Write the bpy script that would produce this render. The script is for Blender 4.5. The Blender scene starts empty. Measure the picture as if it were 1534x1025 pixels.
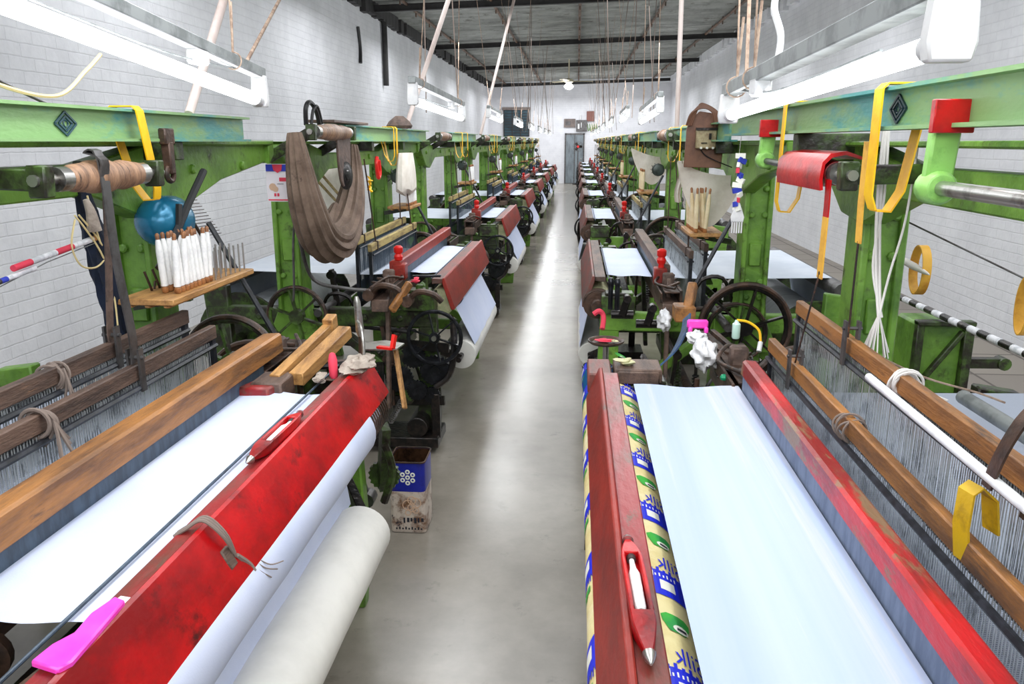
import bpy, bmesh, math, random
from mathutils import Vector, Matrix, Quaternion
random.seed(7)
PI = math.pi
SC = bpy.context.scene
COL = SC.collection
SC.view_settings.view_transform = 'Standard'
SC.view_settings.look = 'None'
SC.view_settings.exposure = 0.0

# ------------------------------------------------------------ materials
def srgb(r, g, b):
    f = lambda c: (c/255/12.92) if c/255 <= 0.04045 else ((c/255+0.055)/1.055)**2.4
    return (f(r), f(g), f(b), 1)

def nd(nt, t, **kw):
    n = nt.nodes.new(t)
    for k, v in kw.items():
        if k in n.inputs: n.inputs[k].default_value = v
        else: setattr(n, k, v)
    return n

def mat(name, c1, c2=None, scale=6.0, lo=.45, hi=.6, rough=.5, metal=0.0, c3=None, s3=25.0, lo3=.6, hi3=.68,
        bump=0.0, bscale=40.0, stretch=(1, 1, 1), emit=None, estr=0, spec=.5, alpha=1, sheen=0):
    m = bpy.data.materials.new(name); m.use_nodes = True
    nt = m.node_tree; b = nt.nodes['Principled BSDF']; L = nt.links
    b.inputs['Roughness'].default_value = rough; b.inputs['Metallic'].default_value = metal
    b.inputs['Specular IOR Level'].default_value = spec
    tc = nd(nt, 'ShaderNodeTexCoord'); mp = nd(nt, 'ShaderNodeMapping')
    mp.inputs['Scale'].default_value = stretch
    L.new(tc.outputs['Object'], mp.inputs['Vector'])
    b.inputs['Base Color'].default_value = c1
    col = None
    if c2 is not None:
        n = nd(nt, 'ShaderNodeTexNoise', Scale=scale, Detail=6.0, Roughness=.65)
        L.new(mp.outputs[0], n.inputs['Vector'])
        r = nd(nt, 'ShaderNodeMapRange'); r.inputs['From Min'].default_value = lo; r.inputs['From Max'].default_value = hi
        L.new(n.outputs[0], r.inputs['Value'])
        mx = nd(nt, 'ShaderNodeMix', data_type='RGBA'); mx.inputs[6].default_value = c1; mx.inputs[7].default_value = c2
        L.new(r.outputs[0], mx.inputs[0]); col = mx.outputs[2]
    if c3 is not None:
        n = nd(nt, 'ShaderNodeTexNoise', Scale=s3, Detail=8.0, Roughness=.7)
        L.new(mp.outputs[0], n.inputs['Vector'])
        r = nd(nt, 'ShaderNodeMapRange'); r.inputs['From Min'].default_value = lo3; r.inputs['From Max'].default_value = hi3
        L.new(n.outputs[0], r.inputs['Value'])
        mx = nd(nt, 'ShaderNodeMix', data_type='RGBA'); mx.inputs[6].default_value = c1; mx.inputs[7].default_value = c3
        if col: L.new(col, mx.inputs[6])
        L.new(r.outputs[0], mx.inputs[0]); col = mx.outputs[2]
    if col: L.new(col, b.inputs['Base Color'])
    if bump:
        n = nd(nt, 'ShaderNodeTexNoise', Scale=bscale, Detail=4.0)
        L.new(mp.outputs[0], n.inputs['Vector'])
        bp = nd(nt, 'ShaderNodeBump', Strength=bump, Distance=.01)
        L.new(n.outputs[0], bp.inputs['Height']); L.new(bp.outputs[0], b.inputs['Normal'])
    if emit:
        b.inputs['Emission Color'].default_value = emit; b.inputs['Emission Strength'].default_value = estr
    if alpha < 1: b.inputs['Alpha'].default_value = alpha
    return m

G = {}
G['green'] = mat('green_machine_paint', srgb(112,156,58), srgb(74,112,42), 5, .42, .66, .42, c3=srgb(46,42,26), s3=9, lo3=.55, hi3=.68, bump=.3)
G['green_d'] = mat('oily_green_casting', srgb(72,100,40), srgb(38,44,24), 9, .38, .58, .4, c3=srgb(34,27,22), s3=14, lo3=.46, hi3=.58, bump=.35)
G['lgreen'] = mat('pale_green_beam_paint', srgb(126,162,106), srgb(74,146,142), 3.2, .5, .6, .45, c3=srgb(168,150,108), s3=3.6, lo3=.63, hi3=.7, bump=.15, stretch=(1, .6, 2))
G['limegreen'] = mat('lime_green_paint', srgb(140,196,98), srgb(96,150,70), 14, .5, .7, .4, bump=.2)
G['iron'] = mat('black_oily_iron', srgb(34,32,32), srgb(58,50,46), 18, .45, .65, .32, .6, bump=.35)
G['iron_b'] = mat('dark_cast_iron', srgb(24,25,29), srgb(44,46,52), 24, .45, .65, .3, .5, bump=.3)
G['roller_brown'] = mat('wound_tan_roller', srgb(158,122,94), srgb(112,84,66), 8, .4, .6, .5, c3=srgb(66,52,44), s3=16, lo3=.58, hi3=.66, bump=.3, stretch=(1,5,1))
G['brown_iron'] = mat('rusty_brown_iron', srgb(84,62,50), srgb(46,38,34), 14, .4, .6, .5, .35, c3=srgb(120,84,58), s3=30, bump=.4)
G['steel'] = mat('worn_bright_steel', srgb(178,176,172), srgb(110,104,98), 20, .5, .7, .28, .9)
G['steel_d'] = mat('grey_strap_steel', srgb(92,90,90), srgb(60,54,52), 16, .45, .65, .4, .5)
G['wood'] = mat('worn_brown_timber', srgb(166,112,58), srgb(108,72,42), 4, .4, .62, .45, c3=srgb(70,50,36), s3=7, lo3=.56, hi3=.7, bump=.25, stretch=(5, .7, 5))
G['wood_l'] = mat('pale_timber', srgb(190,142,84), srgb(140,98,56), 5, .42, .62, .5, c3=srgb(90,66,44), s3=10, lo3=.62, hi3=.72, bump=.25, stretch=(6, 1, 6))
G['wood_y'] = mat('faded_yellow_timber', srgb(176,156,98), srgb(126,108,70), 6, .45, .62, .6, bump=.25, stretch=(6, 1, 6))
G['wood_d'] = mat('greyed_dark_timber', srgb(106,84,72), srgb(68,54,48), 4, .4, .62, .55, c3=srgb(140,104,80), s3=9, lo3=.62, hi3=.7, bump=.3, stretch=(6, 1, 6))
G['red'] = mat('bright_red_paint', srgb(196,8,16), srgb(128,6,12), 3.2, .42, .62, .32, c3=srgb(66,14,16), s3=7, lo3=.56, hi3=.7, bump=.12, stretch=(1.4, 1, 1.4))
G['red_ledge'] = mat('worn_dark_red_paint', srgb(140,32,34), srgb(104,58,48), 6, .45, .6, .35, c3=srgb(88,72,58), s3=16, lo3=.56, hi3=.66, bump=.2, stretch=(1.5, .5, 1.5))
G['red_sley'] = mat('chipped_red_paint', srgb(190,16,22), srgb(130,22,24), 4, .42, .58, .34, c3=srgb(122,92,64), s3=4.3, lo3=.53, hi3=.58, bump=.2, stretch=(2, .6, 2))
G['red_brown'] = mat('red_oxide_paint', srgb(150,42,30), srgb(112,34,28), 5, .4, .65, .42, c3=srgb(84,60,50), s3=8, lo3=.62, hi3=.72, bump=.15, stretch=(2, .6, 2))
G['maroon'] = mat('faded_maroon_paint', srgb(128,62,54), srgb(96,74,66), 5, .4, .6, .5, c3=srgb(70,56,52), s3=9, lo3=.56, hi3=.7, bump=.2, stretch=(3, .7, 3))
G['red_plastic'] = mat('red_rubber', srgb(214,30,26), rough=.3)
G['pink'] = mat('hot_pink_plastic', srgb(255,84,206), srgb(244,60,190), 12, .4, .7, .3)
G['white_foam'] = mat('white_foam', srgb(232,232,236), srgb(196,198,204), 30, rough=.8)
G['cloth'] = mat('white_cotton_cloth', srgb(198,205,226), srgb(188,197,222), 3, .4, .6, .8, bump=.05, bscale=300)
G['cloth_roll'] = mat('rolled_cotton_cloth', srgb(228,226,220), srgb(214,212,206), 3, .4, .6, .8, bump=.12, bscale=6)
G['sheet'] = mat('white_warp_sheet', srgb(212,219,230), srgb(196,205,219), 3, .4, .6, .5)
G['silver'] = mat('wound_warp_yarn', srgb(222,226,230), srgb(180,186,192), 2, .4, .7, .45, stretch=(1, 8, 1))
G['reed_grey'] = mat('grey_blue_reed', srgb(112,124,146), srgb(88,100,122), 8, .4, .6, .5, stretch=(1, 4, 1))
G['slate'] = mat('slate_blue_reed', srgb(66,82,98), srgb(48,60,72), 8, .4, .6, .5, stretch=(1, 4, 1))
G['blackrod'] = mat('black_heald_rod', srgb(22,24,30), srgb(44,46,54), 30, rough=.4)
G['wire'] = mat('silver_heald_wire', srgb(206,210,212), srgb(130,134,136), 16, .5, .6, .35, .6)
G['yellow'] = mat('yellow_nylon_strap', srgb(250,196,14), srgb(232,170,10), 5, .45, .6, .45, bump=.1, bscale=120)
G['yellow_o'] = mat('worn_yellow_strap', srgb(226,172,60), srgb(196,136,40), 9, .45, .6, .5, bump=.15)
G['yellow_d'] = mat('dirty_yellow_strap', srgb(208,168,24), srgb(150,120,30), 12, .5, .66, .5, bump=.2)
G['tubelight'] = mat('lit_fluorescent_glass', (1,1,1,1), emit=(.93,.97,1,1), estr=7)
G['galv'] = mat('grey_galvanised_batten', srgb(142,146,146), srgb(112,116,116), 12, .45, .6, .5, .3)
G['white_p'] = mat('white_plastic', srgb(228,228,228), srgb(206,206,208), 10, rough=.35)
G['plaster'] = mat('white_enamel', srgb(236,236,240), rough=.35)
G['blue'] = mat('glossy_blue_metal', srgb(30,112,146), srgb(20,80,112), 8, .45, .65, .22, .25, c3=srgb(30,40,44), s3=30, lo3=.66, hi3=.72)
G['dark_motor'] = mat('grey_green_motor_cover', srgb(66,76,72), srgb(38,46,40), 12, rough=.3, metal=.3)
G['blue_strap'] = mat('faded_blue_strap', srgb(48,84,124), srgb(30,52,82), 10, rough=.6)
G['bucket_blue'] = mat('scuffed_blue_paint', srgb(16,104,164), srgb(40,52,62), 16, .52, .6, .35)
G['navy'] = mat('dark_blue_cloth', srgb(20,32,54), srgb(12,16,26), 8, rough=.9, bump=.3)
G['sling'] = mat('dusty_brown_cloth', srgb(126,106,92), srgb(96,78,66), 8, .4, .65, .85, bump=.3, bscale=60, c3=srgb(64,50,44), s3=12, lo3=.62, hi3=.72)
G['leather'] = mat('dusty_brown_leather', srgb(104,84,74), srgb(70,56,50), 14, .4, .62, .7, c3=srgb(46,38,34), s3=40, lo3=.6, hi3=.66, bump=.5)
G['linen'] = mat('off_white_linen', srgb(226,220,210), srgb(204,196,184), 6, .4, .65, .9, bump=.3, bscale=30)
G['rag'] = mat('grey_cotton_rag', srgb(176,164,152), srgb(130,118,108), 16, .4, .65, .95, bump=.5, bscale=60)
G['rag_w'] = mat('white_cotton_rag', srgb(226,226,228), srgb(178,176,176), 12, .45, .65, .95, bump=.5, bscale=60)
G['cord'] = mat('white_cotton_cord', srgb(222,218,214), rough=.9)
G['cord_b'] = mat('tan_jute_cord', srgb(170,148,130), srgb(126,104,90), 30, rough=.9)
G['cord_g'] = mat('grey_dusty_cord', srgb(128,114,106), rough=.95)
G['wirey'] = mat('cream_electric_wire', srgb(226,206,150), rough=.5)
G['pole'] = mat('white_painted_pole', srgb(214,200,194), srgb(188,168,160), 6, .45, .65, .5, stretch=(1, 1, .2))
G['pirn_w'] = mat('white_cotton_yarn', srgb(240,240,238), srgb(226,226,226), 30, rough=.9, bump=.2, bscale=200)
G['pirn_y'] = mat('cream_cotton_yarn', srgb(232,216,180), srgb(206,180,132), 12, .4, .7, .8)
G['pirn_tip'] = mat('turned_brown_wood_tip', srgb(168,112,66), srgb(120,76,44), 20, rough=.4)
G['paper'] = mat('printed_white_paper', srgb(238,232,238), rough=.8)
G['ink_blue'] = mat('blue_print', srgb(46,62,180), rough=.7)
G['ink_red'] = mat('red_print', srgb(220,60,84), rough=.7)
G['ink_tan'] = mat('tan_print', srgb(214,178,150), rough=.7)
G['ink_dark'] = mat('dark_print', srgb(40,40,50), rough=.7)
G['sack'] = mat('yellow_woven_sack', srgb(240,226,168), srgb(228,208,140), 7, .45, .62, .5, bump=.2, bscale=60, c3=srgb(250,240,206), s3=5, lo3=.55, hi3=.7)
G['sack_blue'] = mat('royal_blue_print', srgb(22,40,214), rough=.5)
G['sack_green'] = mat('green_leaf_print', srgb(62,178,62), srgb(48,156,78), 20, rough=.5)
G['sack_white'] = mat('white_print', srgb(240,240,228), rough=.5)
G['sack_pat'] = mat('cream_patterned_cloth', srgb(206,200,160), srgb(164,168,128), 14, .45, .6, .7)
G['tin_paint'] = mat('stained_tin_lower', srgb(206,192,180), srgb(120,84,60), 14, .46, .62, .4, c3=srgb(40,36,50), s3=22, lo3=.6, hi3=.66)
G['tin_in'] = mat('oily_tin_inside', srgb(78,54,38), srgb(44,30,22), 8, rough=.25, metal=.4)
G['switch'] = mat('yellowed_switch_box', srgb(176,162,126), srgb(138,120,88), 20, rough=.5, bump=.2)
G['board_b'] = mat('brown_wood_board', srgb(120,82,62), srgb(92,62,48), 8, rough=.55, bump=.15)
G['cable'] = mat('brown_cable', srgb(110,74,56), rough=.5)
G['black_cable'] = mat('black_cable', srgb(26,26,28), rough=.45)
G['door'] = mat('grey_door_paint', srgb(124,134,140), srgb(104,112,118), 2, rough=.5, stretch=(3, 1, 1))
G['teal'] = mat('dark_teal_shutter', srgb(40,72,84), srgb(28,50,60), 1.5, rough=.4)
G['panel_b'] = mat('grey_brown_board', srgb(128,116,110), srgb(96,86,84), 3, rough=.7)
G['panel_r'] = mat('brown_fuse_board', srgb(132,88,80), rough=.7)
G['bottle'] = mat('pale_green_bottle_plastic', srgb(206,240,226), rough=.2)
G['clear_green'] = mat('green_glass_bead', srgb(20,140,96), rough=.1)
G['fanmetal'] = mat('cream_fan_enamel', srgb(206,196,170), rough=.4)
G['bulb'] = mat('lit_bulb', (1,1,1,1), emit=(1,1,1,1), estr=12)
G['beam_dark'] = mat('dark_steel_roof_beam', srgb(48,46,46), srgb(34,32,32), 4, rough=.6)
G['rust'] = mat('rusty_steel_purlin', srgb(112,84,66), srgb(74,62,54), 5, .4, .6, .7)

def brick_wall(name, swap):
    m = bpy.data.materials.new(name); m.use_nodes = True
    nt = m.node_tree; L = nt.links; b = nt.nodes['Principled BSDF']
    tc = nd(nt, 'ShaderNodeTexCoord'); sp = nd(nt, 'ShaderNodeSeparateXYZ'); cb = nd(nt, 'ShaderNodeCombineXYZ')
    L.new(tc.outputs['Object'], sp.inputs[0])
    L.new(sp.outputs['Y' if swap else 'X'], cb.inputs['X']); L.new(sp.outputs['Z'], cb.inputs['Y'])
    wob = nd(nt, 'ShaderNodeTexNoise', Scale=9.0, Detail=3.0)
    L.new(tc.outputs['Object'], wob.inputs['Vector'])
    mixv = nd(nt, 'ShaderNodeMix', data_type='VECTOR'); mixv.inputs[0].default_value = .012
    L.new(cb.outputs[0], mixv.inputs[4]); L.new(wob.outputs[1], mixv.inputs[5])
    br = nd(nt, 'ShaderNodeTexBrick', Scale=1.0)
    br.inputs['Brick Width'].default_value = .25; br.inputs['Row Height'].default_value = .085
    br.inputs['Mortar Size'].default_value = .006; br.inputs['Mortar Smooth'].default_value = .6
    L.new(mixv.outputs[1], br.inputs['Vector'])
    n = nd(nt, 'ShaderNodeTexNoise', Scale=2.0, Detail=8.0, Roughness=.7)
    L.new(tc.outputs['Object'], n.inputs['Vector'])
    r = nd(nt, 'ShaderNodeMapRange'); r.inputs['From Min'].default_value = .35; r.inputs['From Max'].default_value = .75
    L.new(n.outputs[0], r.inputs['Value'])
    mx = nd(nt, 'ShaderNodeMix', data_type='RGBA'); mx.inputs[6].default_value = srgb(234,234,238); mx.inputs[7].default_value = srgb(212,212,217)
    L.new(r.outputs[0], mx.inputs[0])
    mx2 = nd(nt, 'ShaderNodeMix', data_type='RGBA'); mx2.inputs[7].default_value = srgb(190,190,197)
    mul = nd(nt, 'ShaderNodeMath', operation='MULTIPLY'); mul.inputs[1].default_value = .2
    L.new(br.outputs['Fac'], mul.inputs[0]); L.new(mul.outputs[0], mx2.inputs[0]); L.new(mx.outputs[2], mx2.inputs[6])
    L.new(mx2.outputs[2], b.inputs['Base Color']); b.inputs['Roughness'].default_value = .75
    inv = nd(nt, 'ShaderNodeMath', operation='SUBTRACT'); inv.inputs[0].default_value = 1
    L.new(br.outputs['Fac'], inv.inputs[1])
    n2 = nd(nt, 'ShaderNodeTexNoise', Scale=22.0, Detail=5.0); L.new(tc.outputs['Object'], n2.inputs['Vector'])
    ad = nd(nt, 'ShaderNodeMath', operation='ADD'); L.new(inv.outputs[0], ad.inputs[0]); L.new(n2.outputs[0], ad.inputs[1])
    bp = nd(nt, 'ShaderNodeBump', Strength=.42, Distance=.01); L.new(ad.outputs[0], bp.inputs['Height']); L.new(bp.outputs[0], b.inputs['Normal'])
    return m
G['wall_s'] = brick_wall('whitewashed_brick_side', True)
G['wall_e'] = brick_wall('whitewashed_brick_end', False)

def floor_mat():
    m = mat('polished_grey_concrete', srgb(150,143,132), srgb(124,117,106), 1.6, .38, .66, .34, c3=srgb(104,96,86), s3=7, lo3=.6, hi3=.78, bump=.04, bscale=12)
    nt = m.node_tree; b = nt.nodes['Principled BSDF']; L = nt.links
    n = nd(nt, 'ShaderNodeTexNoise', Scale=2.5, Detail=6.0)
    r = nd(nt, 'ShaderNodeMapRange'); r.inputs['To Min'].default_value = .1; r.inputs['To Max'].default_value = .36
    L.new(n.outputs[0], r.inputs['Value']); L.new(r.outputs[0], b.inputs['Roughness'])
    b.inputs['Specular IOR Level'].default_value = .85
    return m
G['floor'] = floor_mat()
def tile_mat():
    m = bpy.data.materials.new('worn_floor_slabs'); m.use_nodes = True
    nt = m.node_tree; L = nt.links; b = nt.nodes['Principled BSDF']
    tc = nd(nt, 'ShaderNodeTexCoord')
    br = nd(nt, 'ShaderNodeTexBrick', Scale=1.0); br.offset = 0
    br.inputs['Brick Width'].default_value = .6; br.inputs['Row Height'].default_value = .6; br.inputs['Mortar Size'].default_value = .012
    br.inputs['Color1'].default_value = srgb(150,142,132); br.inputs['Color2'].default_value = srgb(136,128,120); br.inputs['Mortar'].default_value = srgb(92,84,78)
    L.new(tc.outputs['Object'], br.inputs['Vector']); L.new(br.outputs[0], b.inputs['Base Color']); b.inputs['Roughness'].default_value = .6
    return m
G['slabs'] = tile_mat()
G['roof'] = mat('grey_asbestos_sheet', srgb(150,151,147), srgb(118,119,116), 1.5, .4, .65, .8, c3=srgb(86,82,76), s3=4, lo3=.56, hi3=.72, bump=.1, stretch=(1, 2, 1))

def stripe_mat(name, ca, cb_, scale, axis='Y', rough=.5, soft=False, alpha=1):
    """fine threads running across the chosen axis"""
    m = bpy.data.materials.new(name); m.use_nodes = True
    nt = m.node_tree; L = nt.links; b = nt.nodes['Principled BSDF']
    tc = nd(nt, 'ShaderNodeTexCoord')
    w = nd(nt, 'ShaderNodeTexWave', wave_type='BANDS', bands_direction=axis, wave_profile='SIN')
    w.inputs['Scale'].default_value = scale; w.inputs['Distortion'].default_value = 1.2 if soft else .4
    w.inputs['Detail'].default_value = 2; w.inputs['Detail Scale'].default_value = .6
    L.new(tc.outputs['Object'], w.inputs['Vector'])
    mx = nd(nt, 'ShaderNodeMix', data_type='RGBA'); mx.inputs[6].default_value = ca; mx.inputs[7].default_value = cb_
    L.new(w.outputs['Fac'], mx.inputs[0]); L.new(mx.outputs[2], b.inputs['Base Color'])
    b.inputs['Roughness'].default_value = rough; b.inputs['Alpha'].default_value = alpha
    return m
G['warp'] = stripe_mat('fine_warp_threads', srgb(196,204,220), srgb(120,128,146), 60)
G['sheer'] = mat('sheer_white_cloth', srgb(178,190,218), srgb(164,180,214), 1.6, .35, .65, .7, c3=srgb(206,203,208), s3=.9, lo3=.5, hi3=.62, stretch=(5, .12, 1), bump=.04, bscale=200)
G['stripe_bw'] = stripe_mat('black_white_banded_wrap', srgb(240,240,240), srgb(40,44,50), 2.2, 'Y')

# ------------------------------------------------------------ mesh builder
class MB:
    def __init__(s): s.bm = bmesh.new(); s.mi = 0
    def _f(s, vs):
        try:
            f = s.bm.faces.new(vs); f.material_index = s.mi; return f
        except ValueError: return None
    def hexa(s, P):
        v = [s.bm.verts.new(p) for p in P]
        for q in ((0,1,2,3),(7,6,5,4),(0,4,5,1),(1,5,6,2),(2,6,7,3),(3,7,4,0)): s._f([v[i] for i in q])
    def box(s, x0, x1, y0, y1, z0, z1):
        s.hexa([(x0,y0,z0),(x1,y0,z0),(x1,y1,z0),(x0,y1,z0),(x0,y0,z1),(x1,y0,z1),(x1,y1,z1),(x0,y1,z1)]); return s
    def cbox(s, c, sz, R=None):
        P = []
        for z in (-1, 1):
            for x, y in ((-1,-1),(1,-1),(1,1),(-1,1)):
                v = Vector((x*sz[0]/2, y*sz[1]/2, z*sz[2]/2))
                if R: v = R @ v
                P.append(Vector(c)+v)
        s.hexa(P); return s
    def bar(s, p, q, w, h, up=(0,0,1)):
        p, q = Vector(p), Vector(q); d = (q-p).normalized(); u = Vector(up)
        if abs(d.dot(u)) > .98: u = Vector((1,0,0))
        a = d.cross(u).normalized()*w/2; b = a.cross(d).normalized()*h/2
        s.hexa([p-a-b, p+a-b, p+a+b, p-a+b, q-a-b, q+a-b, q+a+b, q-a+b]); return s
    def sweep(s, pts, prof, closed=False, cap=True, radii=None, up0=None):
        """prof(i,t)->list of 2d offsets"""
        pts = [Vector(p) for p in pts]; n = len(pts); rings = []
        up = Vector(up0) if up0 else None
        for i, p in enumerate(pts):
            a = pts[(i-1) % n] if (closed or i > 0) else p
            b = pts[(i+1) % n] if (closed or i < n-1) else p
            d = (b-a)
            d = d.normalized() if d.length > 1e-9 else Vector((0,0,1))
            if up is None: up = Vector((0,0,1)) if abs(d.z) < .9 else Vector((1,0,0))
            x = up.cross(d)
            if x.length < 1e-6: x = Vector((1,0,0)).cross(d)
            x.normalize(); y = d.cross(x).normalized(); up = y
            rings.append([s.bm.verts.new(p + x*o[0] + y*o[1]) for o in prof(i, i/max(1, n-1))])
        m = len(rings[0])
        for i in range(n if closed else n-1):
            A, B = rings[i], rings[(i+1) % n]
            for k in range(m): s._f([A[k], A[(k+1) % m], B[(k+1) % m], B[k]])
        if cap and not closed:
            s._f(rings[0][::-1]); s._f(rings[-1])
        return s
    def tube(s, pts, r, n=8, closed=False):
        rf = r if callable(r) else (lambda t: r)
        return s.sweep(pts, lambda i, t: [(rf(t)*math.cos(2*PI*k/n), rf(t)*math.sin(2*PI*k/n)) for k in range(n)], closed)
    def cyl(s, p, q, r, n=16, r2=None):
        r2 = r if r2 is None else r2
        return s.tube([p, q], lambda t: r+(r2-r)*t, n)
    def lathe(s, p, axis, prof, n=20):
        p = Vector(p); ax = Vector(axis).normalized()
        return s.sweep_l(p, ax, prof, n)
    def sweep_l(s, p, ax, prof, n):
        u = Vector((0,0,1)) if abs(ax.z) < .9 else Vector((1,0,0))
        x = u.cross(ax).normalized(); y = ax.cross(x); rings = []
        for t, r in prof:
            r = max(r, 1e-4)
            rings.append([s.bm.verts.new(p+ax*t+x*r*math.cos(2*PI*k/n)+y*r*math.sin(2*PI*k/n)) for k in range(n)])
        for A, B in zip(rings, rings[1:]):
            for k in range(n): s._f([A[k], A[(k+1) % n], B[(k+1) % n], B[k]])
        s._f(rings[0][::-1]); s._f(rings[-1]); return s
    def torus(s, c, axis, R, r, n=36, m=8, sy=1):
        c = Vector(c); ax = Vector(axis).normalized(); u = Vector((0,0,1)) if abs(ax.z) < .9 else Vector((1,0,0))
        x = u.cross(ax).normalized(); y = ax.cross(x)
        rings = []
        for i in range(n):
            a = 2*PI*i/n; d = x*math.cos(a)+y*math.sin(a)
            rings.append([s.bm.verts.new(c+d*(R+r*math.cos(2*PI*k/m))+ax*r*sy*math.sin(2*PI*k/m)) for k in range(m)])
        for i in range(n):
            A, B = rings[i], rings[(i+1) % n]
            for k in range(m): s._f([A[k], A[(k+1) % m], B[(k+1) % m], B[k]])
        return s
    def prism(s, poly, axis, a0, a1):
        f = {'y': lambda u, v, a: (u, a, v), 'x': lambda u, v, a: (a, u, v), 'z': lambda u, v, a: (u, v, a)}[axis]
        A = [s.bm.verts.new(f(u, v, a0)) for u, v in poly]; B = [s.bm.verts.new(f(u, v, a1)) for u, v in poly]
        s._f(A[::-1]); s._f(B); n = len(poly)
        for k in range(n): s._f([A[k], A[(k+1) % n], B[(k+1) % n], B[k]])
        return s
    def ribbon(s, pts, w, t, wdir):
        """flat strap: width along wdir, thickness t across"""
        pts = [Vector(p) for p in pts]; wd = Vector(wdir).normalized(); rings = []; n = len(pts)
        for i, p in enumerate(pts):
            d = (pts[min(i+1, n-1)]-pts[max(i-1, 0)]).normalized()
            nn = d.cross(wd)
            nn = nn.normalized() if nn.length > 1e-6 else Vector((0,0,1))
            a = wd*w/2; b = nn*t/2
            rings.append([s.bm.verts.new(p+v) for v in (-a-b, a-b, a+b, -a+b)])
        for A, B in zip(rings, rings[1:]):
            for k in range(4): s._f([A[k], A[(k+1) % 4], B[(k+1) % 4], B[k]])
        s._f(rings[0][::-1]); s._f(rings[-1]); return s
    def grid(s, f, nu, nv, t=0):
        V = [[s.bm.verts.new(f(i/nu, j/nv)) for j in range(nv+1)] for i in range(nu+1)]
        for i in range(nu):
            for j in range(nv): s._f([V[i][j], V[i+1][j], V[i+1][j+1], V[i][j+1]])
        return s
    def gear(s, c, axis, r, w, teeth=20):
        c = Vector(c); ax = Vector(axis).normalized(); u = Vector((0,0,1)) if abs(ax.z) < .9 else Vector((1,0,0))
        x = u.cross(ax).normalized(); y = ax.cross(x); A, B = [], []
        for i in range(teeth*2):
            a = PI*i/teeth; rr = r if i % 2 else r*.88
            d = x*math.cos(a)*rr+y*math.sin(a)*rr
            A.append(s.bm.verts.new(c+d-ax*w/2)); B.append(s.bm.verts.new(c+d+ax*w/2))
        s._f(A[::-1]); s._f(B); n = len(A)
        for k in range(n): s._f([A[k], A[(k+1) % n], B[(k+1) % n], B[k]])
        s.cyl(c-ax*w, c+ax*w, r*.3, 10); return s
    def wheel(s, c, axis, R, rim, spokes=6, w=.03, hub=.035):
        c = Vector(c); ax = Vector(axis).normalized(); u = Vector((0,0,1)) if abs(ax.z) < .9 else Vector((1,0,0))
        x = u.cross(ax).normalized(); y = ax.cross(x)
        s.torus(c, axis, R-rim, rim, 40, 8, w/rim/2 if rim else 1)
        s.cyl(c-ax*w, c+ax*w, hub, 14)
        for i in range(spokes):
            a = 2*PI*(i+.3)/spokes; d = x*math.cos(a)+y*math.sin(a)
            s.bar(c+d*hub*.6, c+d*(R-rim*1.4), w*.5, hub*.7, up=tuple(ax))
        return s
    def build(s, name, m, parent=None, bevel=0, smooth=True, noshift=False, label=None, subsurf=0):
        me = bpy.data.meshes.new(name); bm = s.bm
        bmesh.ops.recalc_face_normals(bm, faces=bm.faces[:])
        off = Vector((0,0,0))
        if parent is None and not noshift and len(bm.verts):
            xs = [v.co for v in bm.verts]
            off = Vector(((min(v.x for v in xs)+max(v.x for v in xs))/2, (min(v.y for v in xs)+max(v.y for v in xs))/2, min(v.z for v in xs)))
        elif isinstance(parent, bpy.types.Object) and parent.get('_world'):
            off = parent.location.copy()
        if off.length: bmesh.ops.translate(bm, verts=bm.verts[:], vec=-off)
        bm.to_mesh(me); bm.free()
        for x in (m if isinstance(m, (list, tuple)) else [m]): me.materials.append(G[x] if isinstance(x, str) else x)
        if smooth:
            for p in me.polygons: p.use_smooth = True
            me.set_sharp_from_angle(angle=math.radians(38))
        o = bpy.data.objects.new(name, me); COL.objects.link(o)
        o.location = off if parent is None else (0,0,0)
        if parent is not None:
            o.parent = parent
            if off.length and parent.type == 'MESH': pass
        if bevel:
            b = o.modifiers.new('b', 'BEVEL'); b.width = bevel; b.segments = 1; b.limit_method = 'ANGLE'; b.angle_limit = math.radians(50)
        if subsurf:
            q = o.modifiers.new('s', 'SUBSURF'); q.levels = q.render_levels = subsurf
        if label: o['label'] = label
        return o

def tag(o, label, cat, group=None, kind=None):
    o['label'] = label; o['category'] = cat
    if group: o['group'] = group
    if kind: o['kind'] = kind
    return o
def thing(name, label, cat, loc=(0,0,0), rz=0, group=None, world=False):
    """an Empty; with world=True its children are given in world coordinates"""
    o = bpy.data.objects.new(name, None); COL.objects.link(o); o.location = loc; o.rotation_euler = (0,0,rz)
    o.empty_display_size = .1
    if world: o['_world'] = 1
    return tag(o, label, cat, group)
def copy_tree(o, parent=None):
    c = o.copy(); COL.objects.link(c)
    if parent: c.parent = parent
    for ch in list(o.children): copy_tree(ch, c)
    return c
def struct(o): o['kind'] = 'structure'; return o
def arc(pts, n=6):
    """Catmull-Rom smooth curve through points"""
    P = [Vector(p) for p in pts]; out = []
    for i in range(len(P)-1):
        p0 = P[max(i-1,0)]; p1 = P[i]; p2 = P[i+1]; p3 = P[min(i+2,len(P)-1)]
        for k in range(n):
            t = k/n
            out.append(.5*((2*p1)+(p2-p0)*t+(2*p0-5*p1+4*p2-p3)*t*t+(3*p1-p0-3*p2+p3)*t**3))
    out.append(P[-1]); return out

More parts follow.
